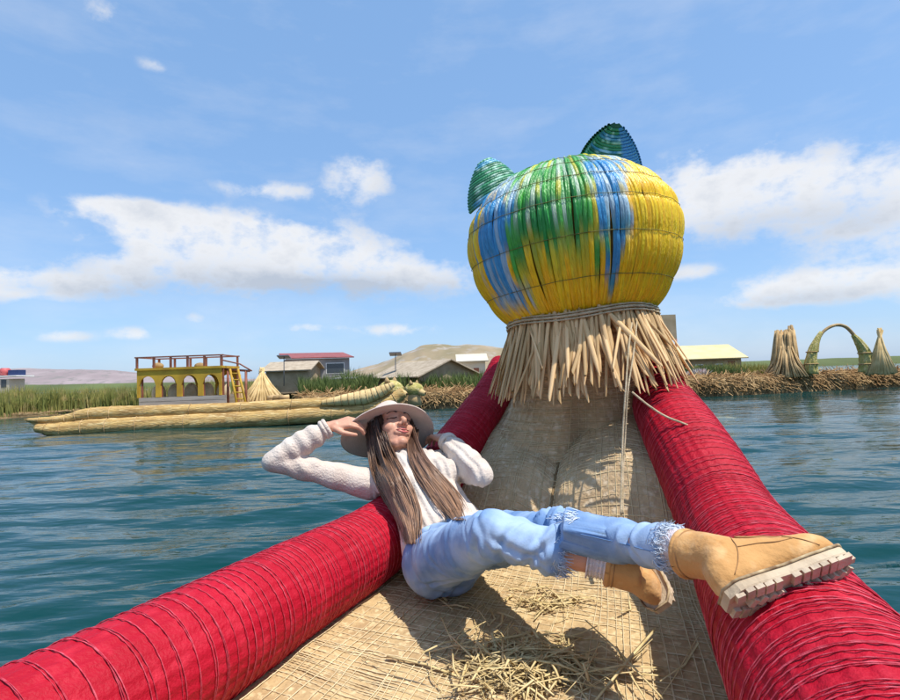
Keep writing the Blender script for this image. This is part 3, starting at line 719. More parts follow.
# matched stations of the left and right roll: centre and radius
Lc = np.array([(*rel(-1.62, -1.33, -.54), .125), (*rel(-1.06, -.1, -.54), .125), (*rel(-.54, 1.11, -.54), .122), (*rel(-.446, 1.34, -.54), .12), (*rel(-.247, 1.76, -.525), .115),
               (*rel(-.10, 2.0, -.42), .108), (*rel(.07, 2.24, -.24), .098), (*rel(.20, 2.46, -.09), .088), (*rel(.27, 2.56, .04), .075)])
Rc = np.array([(*rel(-.55, -1.80, -.52), .145), (*rel(.05, -.55, -.52), .145), (*rel(.46, .50, -.50), .145), (*rel(.56, .84, -.475), .14), (*rel(.688, 1.31, -.413), .123),
               (*rel(.712, 1.50, -.31), .118), (*rel(.735, 1.70, -.205), .114), (*rel(.80, 2.02, -.10), .105), (*rel(.84, 2.2, .02), .085)])
NS = 260
LS, RS = spline(Lc, NS), spline(Rc, NS)
_mid = (LS[:, :3] + RS[:, :3]) / 2
boat = thing('reed_boat', (_mid[60][0], _mid[60][1], 0), 'red sided reed boat with a painted cat head prow, carrying the woman', 'boat')

def tframe(c):
    t = np.gradient(c, axis=0); t /= np.linalg.norm(t, axis=1)[:, None]
    us, ws = [], []
    for i in range(len(c)):
        u = norm(V(0, 0, 1) - t[i] * t[i][2]); us.append(u); ws.append(np.cross(t[i], u))
    return t, np.array(us), np.array(ws)

_th = np.linspace(0, 2 * math.pi, 17)
ring_mb = MB(); ring_mb.tube([(math.cos(a), math.sin(a), 0) for a in _th[:-1]] + [(1, 0, 0)], .0165, 4, caps=False); 
ring_me = ring_mb.mesh('binding_cord'); ring_me.materials.append(MT['redcord'])
_th = np.linspace(0, 2 * math.pi, 41)
ring_mb = MB(); ring_mb.tube([(math.cos(a), math.sin(a), 0) for a in _th], .0075, 4, caps=False, up=(0, 0, 1)); 
ring_me = ring_mb.mesh('binding_cord'); ring_me.materials.append(MT['redcord'])

def side_roll(S, seed):
    c, r = S[:, :3], S[:, 3]; t, us, ws = tframe(c); k = 120; th = np.arange(k) * 2 * math.pi / k; rings = []; rr = np.random.default_rng(seed)
    ph = rr.uniform(0, 6.28, k)
    for i in range(NS):
        lump = np.array([noise.noise(Vector((math.cos(a) * 9 + seed, math.sin(a) * 9, i * .035))) for a in th])
        jag = 1 + .012 * lump + .010 * np.cos(th * 30 + .4 * math.sin(i * .05)) + .006 * math.sin(i * 2.2)
        if i < 4: jag = jag * (.7 + .08 * i)
        rings.append(c[i] + r[i] * (np.outer(np.cos(th) * jag, ws[i]) + np.outer(np.sin(th) * jag, us[i])))
    mb = MB(); mb.loft(rings); ob = mb.obj('side_roll', MT['red'], boat)
    # binding cords: one ring each, spaced about 2 cm along the visible length
    arc = np.concatenate([[0], np.cumsum(np.linalg.norm(np.diff(c, axis=0), axis=1))]); s_ = arc[0] + 1.15
    while s_ < arc[-1] - .02:
        i = int(np.interp(s_, arc, np.arange(NS))); q = t[i] + ws[i] * rr.normal(0, .028) + us[i] * rr.normal(0, .025); q = norm(q)
        x = norm(us[i] - q * (us[i] @ q)); y = np.cross(q, x); R_ = r[i] * (1.019 + rr.normal(0, .003))
        inst('binding_cord', ring_me, ob, frame(c[i], x, y, q, R_, R_, R_ * rr.uniform(.7, 1.2)))
        s_ += rr.uniform(.009, .021)
    return ob
side_roll(LS, 3); side_roll(RS, 4)

# floor mat and the two bundles rising to the prow
def floor_pt(i, v):
    """i station (float), v 0..1 from left to right roll"""
    k = int(min(max(i, 0), NS - 2)); f = i - k
    a = LS[k] * (1 - f) + LS[k + 1] * f; b = RS[k] * (1 - f) + RS[k + 1] * f
    p = a[:3] * (1 - v) + b[:3] * v
    rise = np.clip((i / (NS - 1) - .50) / .2, 0, 1); rise = rise * rise * (3 - 2 * rise)
    lobe = abs(math.sin(2 * math.pi * v)) ** .6
    zc = (FLOOR) * (1 - rise) + (p[2] - .10) * rise
    zc = max(zc, FLOOR - .001) + rise * .085 * lobe
    zc += .006 * noise.noise(Vector((p[0] * 7, p[1] * 7, 3))) * (1 + rise)
    return V(p[0], p[1], zc)
I0, I1 = 20, NS - 1
def mat_mesh():
    nu, nv = 360, 150; rows = []
    for a in range(nu):
        i = I0 + (I1 - I0) * a / (nu - 1); row = []
        for b in range(nv):
            v = b / (nv - 1); p = floor_pt(i, v)
            p = p + V(0, 0, .0022 * abs(math.sin(v * 75 * math.pi)) + .0012 * math.sin(a * 2.1 + b * .2))
            row.append(p)
        rows.append(row)
    mb = MB(); mb.loft(rows, False, False); return mb.obj('floor_mat', MT['mat'], boat)
fm = mat_mesh(); fm.data.materials.append(MT['prow'])
_pc = np.array([p.center.y for p in fm.data.polygons]); _pz = np.array([p.center.z for p in fm.data.polygons])
fm.data.polygons.foreach_set('material_index', (_pz > FLOOR + .05).astype(np.int32))
r_ = np.random.default_rng(12); mb = MB()
arcs = []
i = I0 + 1.0
while i < I1 - 1:            # crosswise cords
    v0, v1 = r_.uniform(.0, .1), r_.uniform(.9, 1.0); sk = r_.normal(0, 1.2)
    if r_.uniform() < .25: v0, v1 = sorted(r_.uniform(0, 1, 2))
    mb.tube([floor_pt(min(max(i + sk * (v - .5) + r_.normal(0, .12), 0), I1 - .01), v) + V(0, 0, .0028 + r_.normal(0, .0006)) for v in np.linspace(v0, v1, 40)], r_.uniform(.0007, .0015), 4, caps=False)
    i += r_.uniform(.8, 2.3)
for k in range(58):          # lengthwise cords
    v = (k + .5 + r_.normal(0, .25)) / 58; a, b = (I0, I1 - 1) if r_.uniform() < .6 else sorted(r_.uniform(I0, I1 - 1, 2))
    mb.tube([floor_pt(i_, min(max(v + .006 * math.sin(i_ * .05 + k), 0), 1)) + V(0, 0, .004) for i_ in np.linspace(a, b, 110)], r_.uniform(.0007, .0014), 4, caps=False)
tag(mb.obj('mat_cords', MT['matcord'], boat), 'pale cords woven over the floor mat', None, None, 'stuff')
# dark seam rope between the two bundles
mb = MB(); mb.tube([floor_pt(i_, .5 + .004 * math.sin(i_)) + V(0, 0, .006) for i_ in np.linspace(NS * .64, NS - 2, 40)], .0045, 6); mb.obj('seam_cord', MT['bank'], boat)

# hull bundles below, down into the water
for (S, sgn) in ((LS, 1), (RS, -1)):
    inn = (RS[:, :3] - LS[:, :3]) * sgn; c = []; rad = []
    for i in range(0, NS, 6):
        w = norm(inn[i] * V(1, 1, 0)); up = max(0, i / NS - .55) / .45
        c.append(V(S[i][0], S[i][1], 0) + w * (.30 - .1 * up) + V(0, 0, FLOOR - .60 + (S[i][2] - S[0][2]) * .75 - .04 * up)); rad.append(.46 - .26 * up)
    rad[0] = .3; c = np.array(c); n = len(c); t, us, ws = tframe(c); k = 48; th = np.arange(k) * 2 * math.pi / k
    mb = MB(); mb.loft([c[i] + rad[i] * (np.outer(np.cos(th) * (1 + .02 * np.cos(th * 24)), ws[i]) + np.outer(np.sin(th) * (1 + .02 * np.cos(th * 24)), us[i])) for i in range(n)])
    mb.obj('hull_bundle', MT['hull'], boat)

# ------------------------------------------------------------------ cat head prow
HC = P(571, 240, 2.0); HR = .396                     # centre of the ball, largest radius
TILT = math.radians(4.0); tax = norm(V(math.sin(-TILT), 0, math.cos(TILT)))    # leans a little to the left
hx = norm(np.cross(V(0, 1, 0), tax)); hy = np.cross(tax, hx)
def ball(phi, th):
    """phi azimuth, th polar elevation -pi/2..pi/2"""
    up = .286 if th > 0 else .411
    cr = math.cos(th)
    return HC + hx * HR * cr * math.cos(phi) + hy * HR * .95 * cr * math.sin(phi) + tax * up * math.sin(th)
def bnorm(phi, th):
    e = 1e-3; a = ball(phi + e, th) - ball(phi - e, th); b = ball(phi, th + e) - ball(phi, th - e)
    return norm(np.cross(a, b))
TH0, TH1 = -.86, 1.50
TIES = [-.86, -.52, -.18, .16, .46, .74, 1.0, 1.25]
def tie_pinch(th):
    for a, b in zip(TIES[:-1], TIES[1:]):
        if a <= th <= b:
            return math.sin(math.pi * (th - a) / (b - a)) ** .55
    return .6
YEL, YEL2, GRN, GRN2, BLU, WHT = V(.92, .62, .012), V(.88, .48, .006), V(.015, .25, .035), V(.06, .36, .05), V(.045, .28, .56), V(.62, .68, .60)
def paint(p, rnd, front):
    px, py = proj(p) if front else proj(HC + (p - HC) * V(1, -1, 1))
    px += rnd[0] * 8; c = YEL * (1 - rnd[1]) + YEL2 * rnd[1]
    j = rnd[2]
    def inb(tab):
        ys = [a[0] for a in tab]
        if not (ys[0] <= py + 9 * (j - .5) <= ys[-1]): return False
        lo = np.interp(py, ys, [a[1] for a in tab]); hi = np.interp(py, ys, [a[2] for a in tab]); return lo <= px <= hi
    gb = 250 + 46 * (j - .5) + (8 if px < 540 else 0) + (-14 if px > 590 else 0)
    if 500 < px < 606 and py < gb:
        c = GRN2 if rnd[3] < .45 else GRN
        if py > gb - 16 and rnd[3] > .6: c = GRN2 * .5 + YEL * .5
        if py < 225 and rnd[4] > .72: c = WHT * .6 + GRN2 * .4  # whitish highlights on the upper green reeds, painted into the colour
        if py < 195 and rnd[4] < .16: c = GRN2 * .5 + YEL * .5
        if 585 < px and rnd[3] > .5: c = YEL * .7 + GRN2 * .3
    if 515 < px < 600 and gb <= py < gb + 34 and rnd[4] > .55: c = YEL * .62 + GRN2 * .38
    if inb([(196, 482, 512), (225, 478, 505), (262, 484, 508), (282, 488, 512), (286, 495, 524), (306, 500, 530)]): c = BLU if rnd[3] < .8 else BLU * .6 + WHT * .4
    if inb([(158, 586, 622), (180, 592, 626), (215, 600, 634), (244, 604, 634), (262, 602, 622), (292, 596, 616)]):
        c = BLU if rnd[3] < .75 else (BLU * .5 + WHT * .5 if py < 215 else BLU * .7 + GRN2 * .3)
        if py > 250 and rnd[4] > .45: c = YEL2
    if px < 512 and py < 196: c = WHT * .5 + BLU * .5
    return c
def cat_head():
    mb = MB(); mb.loft([[ball(2 * math.pi * j / 40, th) * .96 + HC * .04 for j in range(40)] for th in np.linspace(TH0, 1.56, 22)])
    core = mb.obj('cat_head', MT['ochre'], boat)
    tag(core, 'round reed cat head painted yellow, green and blue')
    NR = 168; r = np.random.default_rng(8); ths = np.linspace(TH0 - .03, TH1, 58)
    for q in range(NR):
        phi = 2 * math.pi * (q + r.uniform(-.22, .22)) / NR; wf = r.uniform(.98, 1.45); rings = []; cols = []; top = TH1 - (0 if q % 4 == 0 else r.uniform(.05, .5) if q % 2 else r.uniform(0, .25))
        hgt = r.uniform(.15, 1.0); ph = r.uniform(0, 6.28); rnd0 = r.uniform(0, 1, 5)
        seg = [r.uniform(0, 1, 5) for _ in TIES]
        for th in ths:
            th = min(th, top)
            w = HR * max(math.cos(th), .05) * math.pi / NR * 1.12 * wf; pi_ = tie_pinch(th); n = bnorm(phi, th)
            ctr = ball(phi + .010 * math.sin(ph + th * 5), th); lat = norm(np.cross(n, tax) if abs(n @ tax) < .999 else hx)
            lift = .003 + .010 * pi_ * hgt; ring = []
            for b in np.linspace(-1, 1, 9):
                ring.append(ctr + lat * b * w * (1 - .15 * (1 - pi_)) + n * (lift * math.sqrt(max(0, 1 - b * b * .96)) - .0028 * (.5 + .5 * math.cos(b * 9 + ph * 2))))
            rings.append(ring)
            ti = sum(th > x for x in TIES) - 1; front = (ctr - HC) @ V(0, -1, 0) > -.05
            rnd = seg[max(ti, 0)] * .6 + rnd0 * .4; rnd = np.clip((rnd - .5) * 1.5 + .5, 0, 1); rnd[0] = (rnd[0] - .5) * 2
            cols += [np.clip(paint(ctr, rnd, front) * (.86 + .28 * rnd0[1]), 0, .9)] * 9
        cols = np.array(cols).reshape(len(ths), 9, 3); sm_ = np.pad(cols, ((2, 2), (0, 0), (0, 0)), mode='edge')
        cols = (sm_[:-4] + 2 * sm_[1:-3] + 3 * sm_[2:-2] + 2 * sm_[3:-1] + sm_[4:]) / 9
        cols = np.clip(cols * (1 + r.normal(0, .10, (len(ths), 9, 1))), 0, .95).reshape(-1, 3)
        m1 = MB(); m1.loft(rings, False, False, col=cols); m1.obj('reed', MT['paint'], core)
    for th in TIES[:-1]:
        m1 = MB(); rr = .0011 if th > -.8 else .005
        m1.tube([ball(a, th + .012 * math.sin(3 * a)) + bnorm(a, th) * (.0062 + .002 * math.sin(a * 23) + (.006 if th < -.8 else 0)) for a in np.linspace(0, 2 * math.pi, 90)], rr, 4, caps=False); m1.obj('tie_cord', MT['cord'] if th < -.8 else MT['tie'], core)
    return core
MT['ochre'] = material('ochre_reed_core', (.30, .19, .025), (.18, .13, .03), 20, 3, .9)
MT['tie'] = material('painted_tie', (.22, .17, .04), (.12, .14, .04), 9, 3, .6)
cat_head()

# ears: curved shells of stacked reeds
MT['earcore'] = material('ear_core', (.03, .14, .09), (.05, .20, .22), 9, 3, .6)
EARC = [V(.03, .20, .10), V(.05, .34, .15), V(.08, .38, .55), V(.60, .68, .68)]
def ear(base, tip, axis_w, width, depth, seed, nlay=13, blue_edge=True):
    """base point, tip point, axis_w the width direction; the shell bulges along depth"""
    r = np.random.default_rng(seed); up = tip - base; dn = norm(np.cross(axis_w, up)) * depth
    root = None; core = MB()
    def pt(s, a):              # s 0 base .. 1 tip; a -1..1 along the shell
        w = width * (1 - s ** 1.7) ** .75
        return base + up * s + axis_w * (w * math.sin(a * 1.45)) + dn * ((1 - s) ** .6 * (math.cos(a * 1.45)) + .25 * s)
    rows = [[pt(s, a) * 1.0 for a in np.linspace(-1, 1, 15)] for s in np.linspace(-.12, .985, 14)]
    core.loft(rows, False, False); ob = core.obj('ear', MT['earcore'], boat)
    for k in range(nlay):
        s = k / nlay - .04; h = np.linalg.norm(up) / nlay * .60
        pts = [pt(s, a) for a in np.linspace(-1.02, 1.02, 18)]; cols = []
        c0 = EARC[int(r.integers(0, 3))]
        m1 = MB(); 
        cc = []
        for a in np.linspace(-1.02, 1.02, 18):
            c = c0 * .9 + (EARC[3] * .55 if r.uniform() > .75 else 0)  # random white: striping plus highlights put into the reed colour
            if blue_edge and a > .45: c = V(.10, .36, .72)
            if a < -.8: c = V(.06, .28, .16)
            cc += [np.clip(c, 0, .9)] * 6
        m1.tube(pts, h, 6, caps=False, col=np.array(cc)); m1.obj('reed', MT['paint'], ob)
    m1 = MB(); e = [pt(s, -1.04) for s in np.linspace(-.1, 1, 14)] + [pt(s, 1.04) for s in np.linspace(1, -.1, 14)]
    m1.tube(e, .009, 6, col=V(.05, .20, .22)); m1.obj('rim_reed', MT['paint'], ob)
ear(P(612, 169, 1.97), P(621, 118, 1.99), norm(V(1, .2, -.14)), .134, -.115, 3, 19)
ear(P(493, 203, 2.08), P(480, 164, 2.10), norm(V(.80, .48, .42)), .135, .12, 5, 16, False)

# straw skirt under the head
CZ = HC + tax * (.411 * math.sin(TH0)); CR = HR * math.cos(TH0)
def skirt():
    neck = MB(); a = CZ + V(0, 0, .02); b = V((LS[-1][0] + RS[-1][0]) / 2 - .02, (LS[-1][1] + RS[-1][1]) / 2 - .13, Z0 - .36)
    th = np.arange(60) * 2 * math.pi / 60
    rings = []
    for s in np.linspace(0, 1, 120):
        c = a * (1 - s) + b * s; R_ = (CR - .03) * (1 - s) + .29 * s + .14 * max(0, s - .45) ** 2 / .3 + .006 * abs(math.sin(s * 62)) + .004 * noise.noise(Vector((s * 40, 1, 2)))
        nt_ = 1 - .22 * np.exp(-((th - 4.55) / .13) ** 2); rings.append(np.stack([c[0] + R_ * np.cos(th) * nt_, c[1] + R_ * .85 * np.sin(th) * nt_, np.full(60, c[2] + .004 * math.sin(s * 90))], 1))
    neck.loft(rings); nk = neck.obj('neck', MT['prow'], boat)
    m1 = MB(); rq = np.random.default_rng(77)
    for q_ in range(34, 120, 2):
        base_ = np.array(rings[q_]); ctr_ = base_.mean(0); lo = int(rq.integers(30, 40)); hi = int(rq.integers(50, 60))
        m1.tube([ctr_ + (base_[j_ % 60] - ctr_) * 1.012 + V(0, 0, rq.normal(0, .0012)) for j_ in range(lo, hi + 1)], rq.uniform(.0009, .0016), 4, caps=False)
    for j_ in range(32, 60):
        m1.tube([np.array(rings[q_])[j_] + (np.array(rings[q_])[j_] - np.array(rings[q_]).mean(0)) * .016 for q_ in range(30, 120, 3)], rq.uniform(.0007, .0013), 4, caps=False)
    tag(m1.obj('neck_cords', MT['matcord'], nk), None, None, None, 'stuff')
    r = np.random.default_rng(21)
    protos = []
    for k in range(10):       # a reed of unit length pointing down -z, slightly bent
        m1 = MB(); bx, by = r.normal(0, .035, 2); n = 6; z = np.linspace(0, -1, n)
        w = .5 * np.array([.75, 1, 1.05, 1, .9, .75 if k % 3 else .3])
        m1.tube([(bx * math.sin(math.pi * -zz) + r.normal(0, .003), by * math.sin(math.pi * -zz), zz) for zz in z], w, 6, flat=.55, up=(1, 0, 0), mi=0)
        me = m1.mesh('reed'); me.materials.append(MT['skirt']); protos.append(me)
    n = 298
    for k in range(n):
        # two layers: inner straighter, outer flared
        lay = k % 2; phi = 2 * math.pi * (k + r.uniform(-.5, .5)) / n
        out = hx * math.cos(phi) + hy * math.sin(phi)
        flare = (.22 if lay else .36) + r.normal(0, .06); side = r.normal(0, .14 if k % 5 else .38); ln = r.uniform(.25, .315) * (1 if k % 7 else .75)
        dirv = norm(-tax + out * flare + np.cross(tax, out) * side)
        top = CZ + out * (CR - .012 + .014 * lay + r.uniform(0, .012)) + tax * (.012 + r.uniform(-.008, .012))
        z = -dirv; x = norm(out - z * (out @ z)); y = np.cross(z, x); w = r.uniform(.010, .020)
        inst('reed', protos[int(r.integers(0, 10))], nk, frame(top, x, y, z, ln * .8 if False else w, w, ln))
    for (dz, rr, ex) in ((.0, .0045, .024), (-.011, .0032, .025), (.010, .0032, .021)):
        m1 = MB(); m1.tube([CZ + (hx * math.cos(a) + hy * math.sin(a)) * (CR + ex + .003 * math.sin(a * 31)) + tax * (dz + .006 * math.sin(a * 4)) for a in np.linspace(0, 2 * math.pi, 100)], rr, 5, caps=False)
        m1.obj('collar_cord', MT['cord'], nk)
skirt()

# ropes
def rope(pts, rad, label=None):
    mb = MB(); mb.tube(spline(pts, 50), rad, 6); o = mb.obj('rope', MT['cord'], boat); return o
rope([P(634, 308, 1.78), P(629, 345, 1.68), P(626, 385, 1.62), P(623, 430, 1.60), P(622, 470, 1.56), P(621, 515, 1.50)], .0030)
rope([P(638, 309, 1.78), P(634, 350, 1.68), P(628, 390, 1.62), P(625, 440, 1.60), P(623, 480, 1.55), P(623, 514, 1.50)], .0026)
rope([P(632, 392, 1.62), P(648, 405, 1.60), P(665, 416, 1.57), P(685, 424, 1.53), P(701, 432, 1.56)], .0034)

# ------------------------------------------------------------------ loose straw on the mat
def straw_pile():
    r = np.random.default_rng(33); mb = MB()
    def put(px, py, n, sx, sy, hmax, lmin, lmax):
        for i in range(n):
            c = PZ(px + r.normal(0, sx), py + r.normal(0, sy), FLOOR); a = r.uniform(0, math.pi * 2); ln = r.uniform(lmin, lmax); q = r.uniform()
            h = .006 + hmax * q * q
            d = V(math.cos(a), math.sin(a), r.normal(0, .16)); p0 = c - d * ln / 2 + V(0, 0, h); p1 = c + d * ln / 2 + V(0, 0, h)
            p0[2] = max(p0[2], FLOOR + .006); p1[2] = max(p1[2], FLOOR + .006)
            m_ = (p0 + p1) / 2 + r.normal(0, .008, 3); m_[2] = max(m_[2], FLOOR + .006)
            w = .0011 + .0036 * r.uniform() ** 2; mb.tube([p0, m_, p1], [w, w, w * .7], 4, flat=r.uniform(.25, .7))
    put(520, 674, 300, 28, 13, .035, .03, .17); put(496, 654, 60, 22, 8, .015, .02, .12); put(556, 662, 45, 22, 12, .02, .05, .17)
    put(548, 606, 45, 22, 5, .015, .04, .12); put(600, 672, 14, 40, 8, .01, .16, .34); put(440, 672, 10, 30, 6, .008, .1, .24); put(520, 600, 40, 50, 20, .006, .03, .1)  # first clump, under the legs: pale straw standing in for a sunlit patch
    tag(mb.obj('loose_straw', MT['straw'], None), 'loose yellow straw scattered on the boat floor below the woman', None, None, 'stuff')
straw_pile()

# ------------------------------------------------------------------ the woman
J = dict(
    hipR=P(434, 560, 1.52), hipL=P(468, 543, 1.62), kneeR=P(494, 535, 1.18), ankR=P(638, 573, 1.12), kneeL=P(562, 531, 1.23), ankL=P(706, 556, .875),
    shR=P(371, 484, 1.85), shL=P(446, 464, 1.95), elbR=P(274, 461, 1.78), wrR=P(316, 429, 1.92), elbL=P(481, 474, 1.66), wrL=P(452, 446, 1.82),
    head=P(391, 432, 1.95))
BS = .87                                     # boot scale
FAX = {}
for s_, N_, T_ in (('L', V(.26, -.84, -.50), V(.93, .17, .14)), ('R', V(.62, .36, -.55), V(-.05, .90, .40))):
    T_ = norm(T_); N_ = norm(N_ - T_ * (N_ @ T_)); FAX[s_] = (N_, T_)
HEEL = {'L': P(735, 602, .805), 'R': P(662, 603, 1.08)}
for s_ in 'LR': J['ank' + s_] = HEEL[s_] - FAX[s_][0] * .088 * BS + FAX[s_][1] * .046 * BS
pel = (J['hipR'] + J['hipL']) / 2; shm = (J['shR'] + J['shL']) / 2
J['neck0'] = shm + V(-.01, .0, .035)
sp = norm(J['neck0'] - pel); lat = norm((J['shL'] - J['shR']) - sp * ((J['shL'] - J['shR']) @ sp)); frn = np.cross(lat, sp)
if frn @ (EYE - shm) < 0: frn = -frn
hU = norm(V(-.20, .64, .74)); hF = V(.46, -.55, .60); hF = norm(hF - hU * (hF @ hU)); hR = np.cross(hF, hU)     # head frame: up, forward, right
HO = J['head']; HSC = 1.0
def H(x, y, z): return HO + HSC * (hR * x + hF * y + hU * z)
HRot = np.array([hR, hF, hU])

person = thing('person', (pel[0], pel[1], FLOOR), 'woman in cream knit sweater, pale jeans and felt hat reclining on the red roll', 'person')

def torso_rings(scale, t0, t1, n=14):
    prof = [(-.15, .135, .105), (0, .165, .125), (.18, .150, .112), (.40, .128, .095), (.62, .140, .110), (.80, .152, .110), (.93, .135, .085), (1.0, .085, .065), (1.08, .05, .05)]
    L_ = np.linalg.norm(J['neck0'] - pel); rings = []; k = 28; th = np.arange(k) * 2 * math.pi / k
    hipl = norm(J['hipL'] - J['hipR'])
    for t in np.linspace(t0, t1, n):
        w = np.interp(t, [p[0] for p in prof], [p[1] for p in prof]); dp = np.interp(t, [p[0] for p in prof], [p[2] for p in prof])
        l_ = norm(hipl * (1 - min(max(t, 0), 1)) + lat * min(max(t, 0), 1)); l_ = norm(l_ - sp * (l_ @ sp)); f_ = np.cross(l_, sp); f_ = f_ if f_ @ frn > 0 else -f_
        c = pel + sp * L_ * t + frn * .02 * math.sin(math.pi * min(max(t, 0), 1))
        rings.append(c + (w * .82 + scale) * np.outer(np.cos(th), l_) + (dp * .82 + scale) * np.outer(np.sin(th), f_))
    return rings

def hand(mb, wrist, grip, pdir, palmn, curl=1.0, s=.92):
    """palm from the wrist towards the knuckles; four fingers curl over the brim edge at 'grip', thumb on the other side"""
    ax = norm(grip - wrist); n_ = norm(palmn - ax * (palmn @ ax)); side = np.cross(ax, n_)      # side: towards the little finger
    kn = wrist + ax * .080 * s
    mb.capsule(wrist, wrist + ax * .03 * s, .021 * s, .022 * s)
    for q in np.linspace(-1, 1, 4):
        mb.capsule(wrist + ax * .025 * s + side * q * .016 * s, kn + side * q * .028 * s, .0125 * s, .0105 * s)
    for q, ln in zip((-1, -.33, .33, 1), (.88, 1.0, .95, .76)):
        b = kn + side * q * .029 * s; d1 = norm(ax + n_ * .55 * curl + side * q * .10); d2 = norm(ax * .75 + n_ * 1.0 * curl + side * q * .05); d3 = norm(ax * .25 + n_ * 1.15 * curl)
        p1 = b + d1 * .036 * ln * s; p2 = p1 + d2 * .024 * ln * s; p3 = p2 + d3 * .019 * ln * s
        mb.chain([b, p1, p2, p3], [.0092 * s, .0082 * s, .0074 * s, .0064 * s], 10)
    b = wrist + ax * .022 * s - side * .020 * s; p1 = b + norm(ax * .75 - side * .75 + n_ * .35) * .038 * s; p2 = p1 + norm(ax * .95 - side * .12 + n_ * .45) * .030 * s; p3 = p2 + norm(ax * .9 + side * .1 + n_ * .5) * .022 * s
    mb.chain([b, p1, p2, p3], [.0125 * s, .0105 * s, .0088 * s, .0074 * s], 10)

# hat geometry first, so that the hands can hold the brim
HATC = H(0, -.026, .034); hatU = norm(hU + hF * .02)
hatX = norm(np.cross(hF, hatU)); hatY = np.cross(hatU, hatX)
BR = .176
def brim_pt(a, rho=1.0, dz=0.0):
    wave = -.010 * math.cos(2 * a) * max(0, rho - .5) * 2
    droop = -.026 * max(0, rho - .55) / .45
    return HATC + (hatX * math.cos(a) + hatY * math.sin(a) * .98) * BR * rho + hatU * (wave + droop + dz)
_angs = np.linspace(0, 2 * math.pi, 181); _pp = np.array([proj(brim_pt(a)) for a in _angs])
aR = _angs[np.argmin((_pp[:, 0] - 347) ** 2 + (_pp[:, 1] - 416) ** 2)]
aL = _angs[np.argmin((_pp[:, 0] - 430) ** 2 + (_pp[:, 1] - 432) ** 2)]
gR, gL = brim_pt(aR), brim_pt(aL)
def wrist_for(g, side_w, d):          # keep the wrist about a palm away from the brim edge
    v = norm(side_w - g); return g + v * d
J['wrR'] = wrist_for(gR, P(314, 431, gR[1] - .03), .085); J['wrL'] = wrist_for(gL, P(456, 447, gL[1] - .15), .110)

def woman_body():
    mb = MB()
    # head
    def he(c, r): mb.ell(H(*c), [q * HSC for q in r], HRot, k=24, m=14)
    def hcap(a, b, ra, rb): mb.capsule(H(*a), H(*b), ra * HSC, rb * HSC, 12)
    he((0, -.018, .035), (.072, .090, .082)); he((0, .022, -.02), (.060, .066, .080)); he((0, .030, -.060), (.046, .050, .046))
    he((0, .066, -.092), (.020, .018, .016)); he((0, .055, .03), (.056, .038, .045))
    for s in (-1, 1):
        he((s * .036, .052, -.026), (.024, .028, .026)); he((s * .074, -.005, -.012), (.011, .022, .032)); hcap((s * .010, .080, .020), (s * .046, .066, .022), .010, .009)
        he((s * .031, .064, .002), (.016, .016, .011)); he((s * .0115, .092, -.034), (.0085, .010, .0075)); hcap((s * .050, .0, -.045), (s * .018, .055, -.092), .020, .016)
    hcap((0, .083, .014), (0, .107, -.026), .0075, .0105); he((0, .105, -.030), (.010, .010, .009))
    hcap((-.020, .073, -.058), (.020, .073, -.058), .0110, .0110); hcap((-.012, .080, -.064), (.012, .080, -.064), .0085, .0085); hcap((-.010, .080, -.054), (.010, .080, -.054), .0085, .0085); hcap((0, .078, -.045), (0, .078, -.045), .012, .012)
    # neck, trunk, limbs
    mb.capsule(J['neck0'] - sp * .03, H(0, -.012, -.05), .050, .048); mb.loft(torso_rings(-.012, -.1, 1.05))
    for s in 'RL':
        mb.chain([J['sh' + s], J['elb' + s], J['wr' + s]], [.034, .025, .021]); mb.capsule(J['neck0'], J['sh' + s], .042, .038)
        mb.chain([J['hip' + s], J['knee' + s], J['ank' + s]], [.058, .036, .027])
    hand(mb, J['wrR'], gR, None, norm(-hU * .3 + V(.2, .6, -.5)), 1.0)
    hand(mb, J['wrL'], gL, None, norm(-hU * .3 + V(-.3, .6, -.5)), 1.0)
    for s, (he_, to_) in FEET.items():
        mb.chain([J['ank' + s], J['ank' + s] + FAX[s][0] * .04, J['ank' + s] + FAX[s][0] * .05 + FAX[s][1] * .10], [.026, .022, .016])
    me = blob(mb, .0033, 3, .5); me.materials.append(MT['skin'])
    link(bpy.data.objects.new('body', me), person)
    return me
# feet: heel and toe bottoms
FEET = {s_: (HEEL[s_], None) for s_ in 'LR'}
body_me = woman_body()

